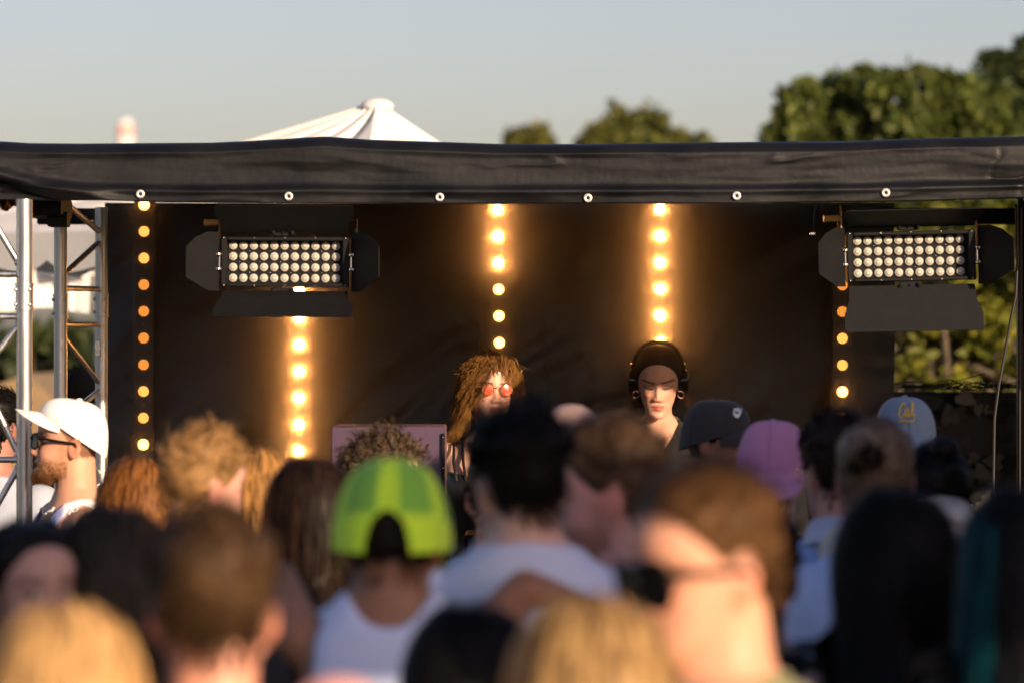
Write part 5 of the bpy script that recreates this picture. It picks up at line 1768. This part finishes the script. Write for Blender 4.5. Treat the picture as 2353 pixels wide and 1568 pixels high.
# beard: short strands over the jaw
g_, a_ = head_grid(90, 120, False, True, .012)
gp = g_.reshape(-1, 3); bmask = (gp[:, 2] < -.052) & (gp[:, 1] < .005) & (gp[:, 2] > -.116)
bmask &= ~((np.abs(gp[:, 0]) < .027) & (gp[:, 2] > -.092) & (gp[:, 2] < -.058) & (gp[:, 1] < -.08))
bmask |= (np.abs(gp[:, 0]) < .026) & (gp[:, 2] < -.050) & (gp[:, 2] > -.059) & (gp[:, 1] < -.08)
bw_ = bmask * (.10 + .9 * sstep(-.050, -.078, gp[:, 2])) * (.25 + .75 * sstep(.0, -.05, gp[:, 1])); bi = r_.choice(len(gp), 2600, p=bw_ / bw_.sum())
nb_ = (gp[bi] - np.array([0, .01, -.03])); nb_ /= np.linalg.norm(nb_, axis=1)[:, None]
S = grow(p1, gp[bi], nb_ * .6 + np.array([0, -.15, -.8]) + r_.normal(size=(2600, 3)) * .25, r_.uniform(.005, .011, 2600) * (1 + .6 * sstep(-.08, -.115, gp[bi][:, 2])), 4, grav=.1, stiff=1, wob=.1, seed=41, lift=-.02, body=False)
strands_mesh(p1, S, .0007, "beard", seed=41, colr=(.20, .092, .034), tubes=False)
necklace(p1, .050, .072, M['silver'], .0016, beads=True, n=90)
tk = surface_of(p1, "tank_top")
if tk:
    b = MB()
    gl = [[(86, 1176), (96, 1164), (100, 1178)], [(90, 1167), (112, 1163)], [(106, 1178), (114, 1164), (124, 1165), (120, 1172), (112, 1173)],
          [(158, 1180), (166, 1166)], [(166, 1166), (170, 1180)], [(170, 1180), (180, 1164)], [(184, 1180), (190, 1166)]]
    for st_ in gl:
        b.tube(surf_pts(tk, st_, .006), .0026, 6)
    b.build("lettering", M['white_plastic'], tk)

# --- the rest of the crowd
def person(lab, px_, py_, d_, kind='tee', col=(.2, .2, .2), hair='short', hs={}, fac=None, kw_dress={}, **kw):
    p = build_person(lab, px_, py_, d_, **kw)
    dress(p, kind, col, **kw_dress)
    if hair == 'short': short_hair(p, **hs)
    elif hair == 'long': long_hair(p, **hs)
    elif hair == 'buzz': hair_shell(p, **hs)
    return p

WHITE = (.78, .78, .80); BLUESH = (.42, .52, .78)
p2 = person("blond man with wavy quiff and faded sides beside the leftmost LED bar", 462, 960, 8.2, hairc=(.30, .165, .065), hair_t=.032, yaw=128, byaw=150, pitch=4, skin=(.68, .36, .28), col=(.05, .045, .05),
            hs=dict(t=.020, L=.036, n=1700, side=.15, comb=(0, -.35, .12), up=.55, rad=.0008))
p3 = person("woman with copper hair held by a pale clip, left of the blond man", 318, 1050, 9.4, hair='long', hairc=ORNG, hair_t=.018, yaw=165, sex='f', skin=FAIR, col=(.10, .06, .05), hs=dict(L=.30, wave=.004))
b = MB()
for k_ in range(5):
    a0 = p3.hw([-.040 + .016 * k_, .118, -.035]); a1 = p3.hw([-.044 + .018 * k_, .150, -.060]); b.tube([a0, (a0 + a1) / 2 + [0, 0, .01], a1], .004, 6)
b.tube([p3.hw([-.048, .135, -.048]), p3.hw([0, .142, -.042]), p3.hw([.04, .135, -.048])], .006, 8)
b.build("hair_clip", M['pearl'], p3.root)
p4 = person("woman with straight honey blonde hair right of the blond man", 598, 1030, 9.2, hair='long', hairc=(.40, .20, .06), hair_t=.018, yaw=172, sex='f', skin=FAIR, col=(.05, .04, .05), hs=dict(L=.36))
p5 = person("woman with long dark brown hair below the glaring left LED bar", 715, 1046, 8.2, hair='long', hairc=(.020, .010, .006), hair_t=.020, yaw=172, sex='f', skin=FAIR, col=(.03, .025, .03), hs=dict(L=.42))
# neon cap, arms round his neighbours
d6 = 6.3
arms6 = {-1: (P(1205, 1344, 6.42), P(1318, 1376, 6.40)), 1: (P(640, 1322, 6.45), P(560, 1372, 6.50))}
p6 = build_person("man in neon green mesh cap and white tank top with arms round his neighbours", 898, 1060, d6, hair_t=.018, yaw=178, byaw=180, pitch=14, bh=1.05, skin=(.30, .145, .085), hairc=(.012, .009, .008), k=1.02, arms=arms6, armk=.78, width=.80)
dress(p6, 'tank', (.60, .69, .95), pants=(.08, .1, .16), hi=.050)
short_hair(p6, t=.010, L=.02, n=500, side=.8, zcap=.0)
cap(p6, (.62, .97, .05), panels=(.22, .52, .06), opening=True, tilt=4, high=.130, zf=.045, zb=-.030, size=1.14, dz=-.012, full=.52, label="neon green cap with mesh panels and an arched back opening")
p7 = build_person("man with curly brown hair and green lensed glasses, facing right behind the neon cap", 880, 978, 10.8, hair_t=.040, yaw=82, byaw=110, pitch=3, roll=0, skin=FAIR, hairc=(.060, .036, .024), voxel=.007)
dress(p7, 'tee', (.50, .48, .52))
sh = hair_shell(p7, .016, noise=.4, nf=55)
P0, N, az, mk = scalp_points(p7, 800, 51, shift=.004)
S = grow(p7, P0 + N * .018, N * .6 + r_.normal(size=(800, 3)) * .5, r_.uniform(.030, .065, 800), 16, grav=.14, stiff=.92, wob=.12, seed=51, lift=.016, body=False, curl=.0085, cfreq=150)
strands_mesh(p7, locks(S, 8, .0034, 5, .4, .003), .0007, "hair_strands", tubes=False, var=.45, seed=51, parent=sh, tipcol=(.17, .115, .07))
glasses(p7, M['gold'], M['green_lens'], rx=.026, rz=.021, thick=.003, temple=.0036, wrap=.2, y=-.103)
p8 = person("man with thick black hair, short sides and a pale blue T-shirt in the middle", 1203, 922, 6.65, col=(.58, .66, .90), hairc=BLACK, hair_t=.034, yaw=-158, byaw=180, pitch=2, roll=4, skin=(.58, .36, .29), k=1.02, bh=1.035,
            hs=dict(t=.030, L=.040, n=900, side=.08, comb=(0, .3, .3), shift=.012), kw_dress=dict(hi=.004))
p9 = person("bald man behind the black haired man in the middle", 1312, 926, 9.1, col=(.12, .11, .12), hair='none', hair_t=.0, yaw=176, skin=(.30, .20, .18), hairc=(.1, .08, .07))
p10 = person("man with brown hair in left profile at the centre, leaning in", 1412, 955, 7.05, col=(.045, .04, .05), hairc=(.085, .050, .030), hair_t=.022, yaw=-98, byaw=-140, pitch=6, skin=(.60, .32, .28), k=1.04, beard=(.14, .07, .05),
             hs=dict(t=.018, L=.04, n=1200, side=.35, comb=(0, .5, .4)))
p11 = build_person("big foreground man with brown hair, dark sunglasses and olive shirt, facing left", 1640, 1058, 5.1, hair_t=.022, yaw=-62, byaw=-120, pitch=8, skin=(.70, .345, .225), hairc=(.105, .050, .020), k=1.04, voxel=.009, width=1.05)
dress(p11, 'tee', (.215, .205, .105), pants=(.06, .06, .05))
short_hair(p11, t=.018, L=.040, n=1000, side=.30, comb=(0, .45, .30), shift=.013)
glasses(p11, M['dark_lens'], M['dark_lens'], rx=.035, rz=.031, thick=.004, temple=.0048, wrap=.4, y=-.106)
p12 = build_person("man in a charcoal cap with a white sports emblem, facing right", 1645, 920, 10.6, k=.92, hair_t=.015, yaw=72, byaw=120, pitch=0, skin=BROWN, hairc=BLACK)
dress(p12, 'tee', (.04, .04, .045)); short_hair(p12, t=.006, L=.012, n=250, side=.8, zcap=-.01)
cp12 = cap(p12, (.034, .032, .036), high=.132, zf=.048, zb=-.025, brim_len=.075, tilt=2, droop=1.0, label="charcoal cap with white emblem on the front")
# emblem: a curved tick under a line of slanted block letters, sewn on the front panel
def on_cap(p, uv, az0, u0, k_):
    return np.array([p.capsurf(az0 + x_ * k_ / .09, u0 + y_ * k_ / .10) for x_, y_ in uv])
sw = [(-.022, -.006), (-.024, .000), (-.021, .004), (-.017, -.001), (-.012, -.003), (-.004, -.001), (.026, .012), (-.004, -.008), (-.012, -.0115), (-.018, -.011)]
b = MB(); q = on_cap(p12, sw, -.55, .40, 1.0)
out = p12.RH @ rotz(0) @ np.array([-.5, -.85, .2])
b.prism(q + out * .0015, out * .0035)
for k_, ltr in enumerate((((0, 0), (0, 1), (.6, 0), (.6, 1)), ((0, 0), (0, 1)), ((0, 1), (0, 0), (0, .5), (.55, 1), (0, .5), (.6, 0)), ((.5, 1), (0, 1), (0, .5), (.45, .5), (0, .5), (0, 0), (.5, 0)))):
    x0_ = (-.018, -.009, -.004, .005)[k_]
    b.tube(on_cap(p12, [(x0_ + (x_ * .010 + y_ * .003), .003 + y_ * .010) for x_, y_ in ltr], -.55, .40, 1.0) + out * .002, .0018, 5)
b.build("emblem", M['white_plastic'], cp12)
p13 = build_person("person in a pink cap worn backwards, seen from behind", 1775, 970, 9.5, hair_t=.018, yaw=176, byaw=180, pitch=4, skin=(.45, .25, .21), hairc=DKBR, sex='m')
dress(p13, 'tee', (.020, .019, .022)); short_hair(p13, t=.008, L=.02, n=300, side=.8, zcap=-.005)
cap(p13, (.56, .24, .42), back=True, twist=-5, tilt=-2, size=1.05, full=.5, high=.128, zf=.000, zb=.035, brim_len=.070, droop=.9, bdip=.75, label="pink cap with its brim hanging down the neck")
p14 = person("man with dark reddish hair and thin glasses, in a pale blue shirt", 1928, 942, 8.6, kind='long', col=(.30, .44, .78), hairc=(.030, .014, .012), hair_t=.022, yaw=-158, byaw=170, pitch=6, skin=(.50, .26, .22), hs=dict(t=.018, L=.03, n=1100, side=.4))
collar(p14, (.46, .52, .66)); glasses(p14, M['gold'], M['clear'], rx=.022, rz=.017, thick=.0013, temple=.0016)
p15 = person("man with cropped sandy hair and a dark whorl at the back of his head", 2010, 960, 8.0, col=(.34, .48, .80), hairc=(.21, .145, .105), hair_t=.010, yaw=176, pitch=-6, skin=(.50, .25, .22), k=1.03, hs=dict(t=.008, L=.014, n=900, side=.7))
b = MB()
for cx_, cz_, rr_ in ((.012, .050, .020), (.034, .032, .012)):
    v = [p15.hw([cx_ + rr_ * math.cos(t_) * q_, .1045 - .25 * max(0, cz_ + rr_ * math.sin(t_) * q_ - .03) , cz_ + rr_ * .7 * math.sin(t_) * q_]) for q_ in (.02, 1) for t_ in np.linspace(0, 6.28, 14, False)]
P0, N, az, mk = scalp_points(p15, 5200, 61)
sel = (np.hypot(P0[:, 0] - .010, P0[:, 2] - .052) < .020) & (P0[:, 1] > 0) | (np.hypot((P0[:, 0] - .036) * .7, P0[:, 2] - .030) < .010) & (P0[:, 1] > 0)
S = grow(p15, P0[sel] + N[sel] * .008, N[sel] * .7 + r_.normal(size=(sel.sum(), 3)) * .5, .018, 4, seed=61, stiff=1, wob=.2, lift=.009, body=False)
strands_mesh(p15, S, .0032, "whorl", seed=61, colr=(.035, .020, .014))
p16 = build_person("person in a grey blue cap with yellow Cal script, worn backwards", 2078, 914, 10.6, hair_t=.016, yaw=180, byaw=180, pitch=2, skin=(.42, .22, .16), hairc=BLACK)
dress(p16, 'tee', (.08, .08, .10)); short_hair(p16, t=.008, L=.02, n=300, side=.8, zcap=.0)
cp16 = cap(p16, (.20, .26, .36), back=True, high=.132, zf=.022, zb=.02, brim_len=.065, droop=.9, bdip=.55, label="grey blue cap with yellow script lettering")
def script(p, strokes, az0, u0, k_, rad, out):
    b = MB()
    for st_ in strokes:
        st_ = np.array(st_, float)
        t_ = np.linspace(0, len(st_) - 1, len(st_) * 6)
        sm = _cr(st_, len(t_)) if len(st_) > 2 else st_
        b.tube(on_cap(p, sm * k_, az0, u0, 1.0) + out, np.linspace(rad, rad * .7, len(sm)), 6)
    return b
outw = np.array([0, -.0022, .0006])
letters = [[(-.010, .013), (-.014, .020), (-.019, .017), (-.026, .004), (-.026, -.006), (-.020, -.010), (-.011, -.003)],
           [(.003, .004), (-.002, .007), (-.007, .001), (-.007, -.006), (-.003, -.008), (.002, -.001), (.004, .005), (.002, -.005), (.005, -.008), (.010, -.004)],
           [(.010, -.004), (.017, .006), (.022, .018), (.019, .021), (.015, .012), (.014, -.003), (.017, -.008), (.023, -.003)],
           [(-.026, -.016), (-.010, -.0145), (.006, -.0165), (.022, -.013)]]
script(p16, letters, math.pi * 0 - .02, .40, 1.05, .0025, outw).build("lettering", mat("yellow_thread", (.78, .50, .06), .6, var=.05), cp16)
p17 = person("person with black hair in a small top knot and a cream collared shirt", 2148, 1018, 8.4, kind='tee', col=(.58, .55, .50), hairc=BLACK, hair_t=.018, yaw=158, byaw=172, bh=1.09, skin=(.42, .24, .19), hs=dict(t=.016, L=.03, n=900, side=.7, comb=(0, .3, .8)))
b = MB(); b.ball(p17.hw([-.035, .055, .118]), (.034, .034, .030), 16, 10); kn = b.build("top_knot", M['hair'], p17.root, cols=np.ones((b.n, 3)) * np.array(BLACK))
collar(p17, (.70, .67, .60), stripes=(.30, .27, .22), h0=.815, h1=.850)
p18 = person("woman with very long black hair and bare shoulders, foreground right", 2058, 1110, 6.4, kind='cami', col=(.012, .012, .014), hair='long', hairc=(.0055, .005, .006), hair_t=.022, yaw=182, sex='f', skin=(.48, .30, .25), k=1.08, hs=dict(L=.62))
for sx in (-1, 1):
    s_ = p18.H / 1.75
    b = MB(); b.tube([p18.bw([sx * .085 * s_, .112 * s_, .735 * p18.H]), p18.bw([sx * .092 * s_, .092 * s_, .790 * p18.H]), p18.bw([sx * .094 * s_, .03 * s_, .828 * p18.H]), p18.bw([sx * .085 * s_, -.09 * s_, .77 * p18.H])], .006, 6)
    b.build("strap", mat("rust_strap", (.30, .05, .02), .6) if sx < 0 else M['satin'], p18.root)
p19 = person("woman with black and teal dyed hair at the right edge, foreground", 2352, 1108, 6.0, kind='tee', col=(.02, .02, .025), hair='long', hairc=(.006, .006, .008), hair_t=.022, yaw=188, sex='f', skin=(.45, .28, .24), k=1.08, hs=dict(L=.50))
P0, N, az, mk = scalp_points(p19, 900, 71)
sel = (P0[:, 0] > .052) & (P0[:, 2] > .0) & (P0[:, 1] > .015)
S = grow(p19, P0[sel] + N[sel] * .016, N[sel] * .2 + np.array([.10, .6, -.2]), .42, 14, grav=.75, stiff=.60, wob=.02, seed=71, lift=.017)
strands_mesh(p19, locks(S, 5, .004, 3, .3, .005), .0016, "teal_streak", seed=71, colr=(.003, .046, .058))
p22 = person("dark haired person in a black T-shirt mostly hidden behind the big foreground man", 1728, 1140, 6.7, col=(.012, .011, .012), hairc=DKBR, hair_t=.022, yaw=178, skin=(.5, .28, .2), hs=dict(t=.018, L=.03, n=700, side=.6), width=1.05)
p23 = person("woman with parted black hair at the left edge, her face turned towards the camera", 80, 1182, 6.5, kind='tee', col=(.02, .018, .02), hair='long', hairc=BLACK, hair_t=.022, yaw=28, byaw=20, pitch=-4, sex='f', skin=(.42, .25, .22), closed=False, voxel=.007, hs=dict(L=.42, azmin=1.15))
p24 = person("woman with long ash brown hair in front of the white capped man", 262, 1152, 6.6, kind='tee', col=(.03, .03, .032), hair='long', hairc=(.034, .027, .022), hair_t=.022, yaw=176, sex='f', skin=FAIR, k=1.08, hs=dict(L=.48, tipcol=(.075, .06, .045)))
p25 = person("foreground man with messy brown hair and sunlit neck, left of centre", 490, 1156, 4.9, col=(.05, .05, .06), hairc=(.070, .038, .018), hair_t=.026, yaw=184, pitch=4, skin=(.70, .335, .235), k=1.0, hs=dict(t=.020, L=.036, n=1100, shift=.012, side=.30, comb=(.1, .1, .5)), kw_dress=dict(hi=-.012))
p26 = person("woman with bright golden hair in the bottom left corner", 150, 1372, 4.75, kind='tee', col=(.10, .09, .09), hair='long', hairc=(.50, .30, .12), hair_t=.022, yaw=180, sex='f', skin=FAIR, k=1.05, hs=dict(L=.45, tipcol=(.80, .52, .24), tipk=.6))
p27 = person("person with smooth black hair at the bottom, centre", 1082, 1374, 5.5, kind='tee', col=(.015, .015, .018), hair='long', hairc=BLACK, hair_t=.022, yaw=178, sex='f', skin=FAIR, hs=dict(L=.40))
p28 = person("woman with golden hair and dark roots at the bottom, right of centre", 1360, 1354, 4.65, kind='tee', col=(.3, .28, .27), hair='long', hairc=(.095, .045, .018), hair_t=.022, yaw=180, sex='f', skin=FAIR, k=1.06, hs=dict(L=.45, tipcol=(.95, .60, .25), tipk=.42))
p29 = person("bald pink headed man at the bottom edge", 776, 1546, 4.9, col=(.2, .2, .25), hair='none', hair_t=0, yaw=180, skin=(.66, .36, .34), hairc=(.2, .1, .1))
p31 = person("man in a teal T-shirt mostly hidden behind the black haired man", 1150, 1010, 9.0, col=(.13, .33, .40), hairc=DKBR, hair_t=.02, yaw=178, skin=FAIR, hs=dict(t=.016, L=.03, n=500), width=1.12)
def shirt33(p, b, c):
    m = sstep(.70 * p.H, .68 * p.H, b[:, 2] + .03 * np.sin(b[:, 0] * 40))[:, None]
    return c * (1 - m) + np.array([.55, .42, .02]) * m
p33 = person("black haired man in a white and yellow shirt at the left edge", -4, 886, 12.2, col=(.42, .46, .58), hairc=BLACK, hair_t=.02, yaw=150, skin=(.40, .20, .16), hs=dict(t=.016, L=.03, n=500, side=.6), kw_dress=dict(colfn=shirt33))
p34 = person("dark haired man far behind the truss at the left", 190, 840, 15.2, col=(.08, .07, .07), hairc=(.03, .016, .01), hair_t=.02, yaw=170, skin=(.34, .18, .13), hs=dict(t=.018, L=.03, n=500, side=.7))
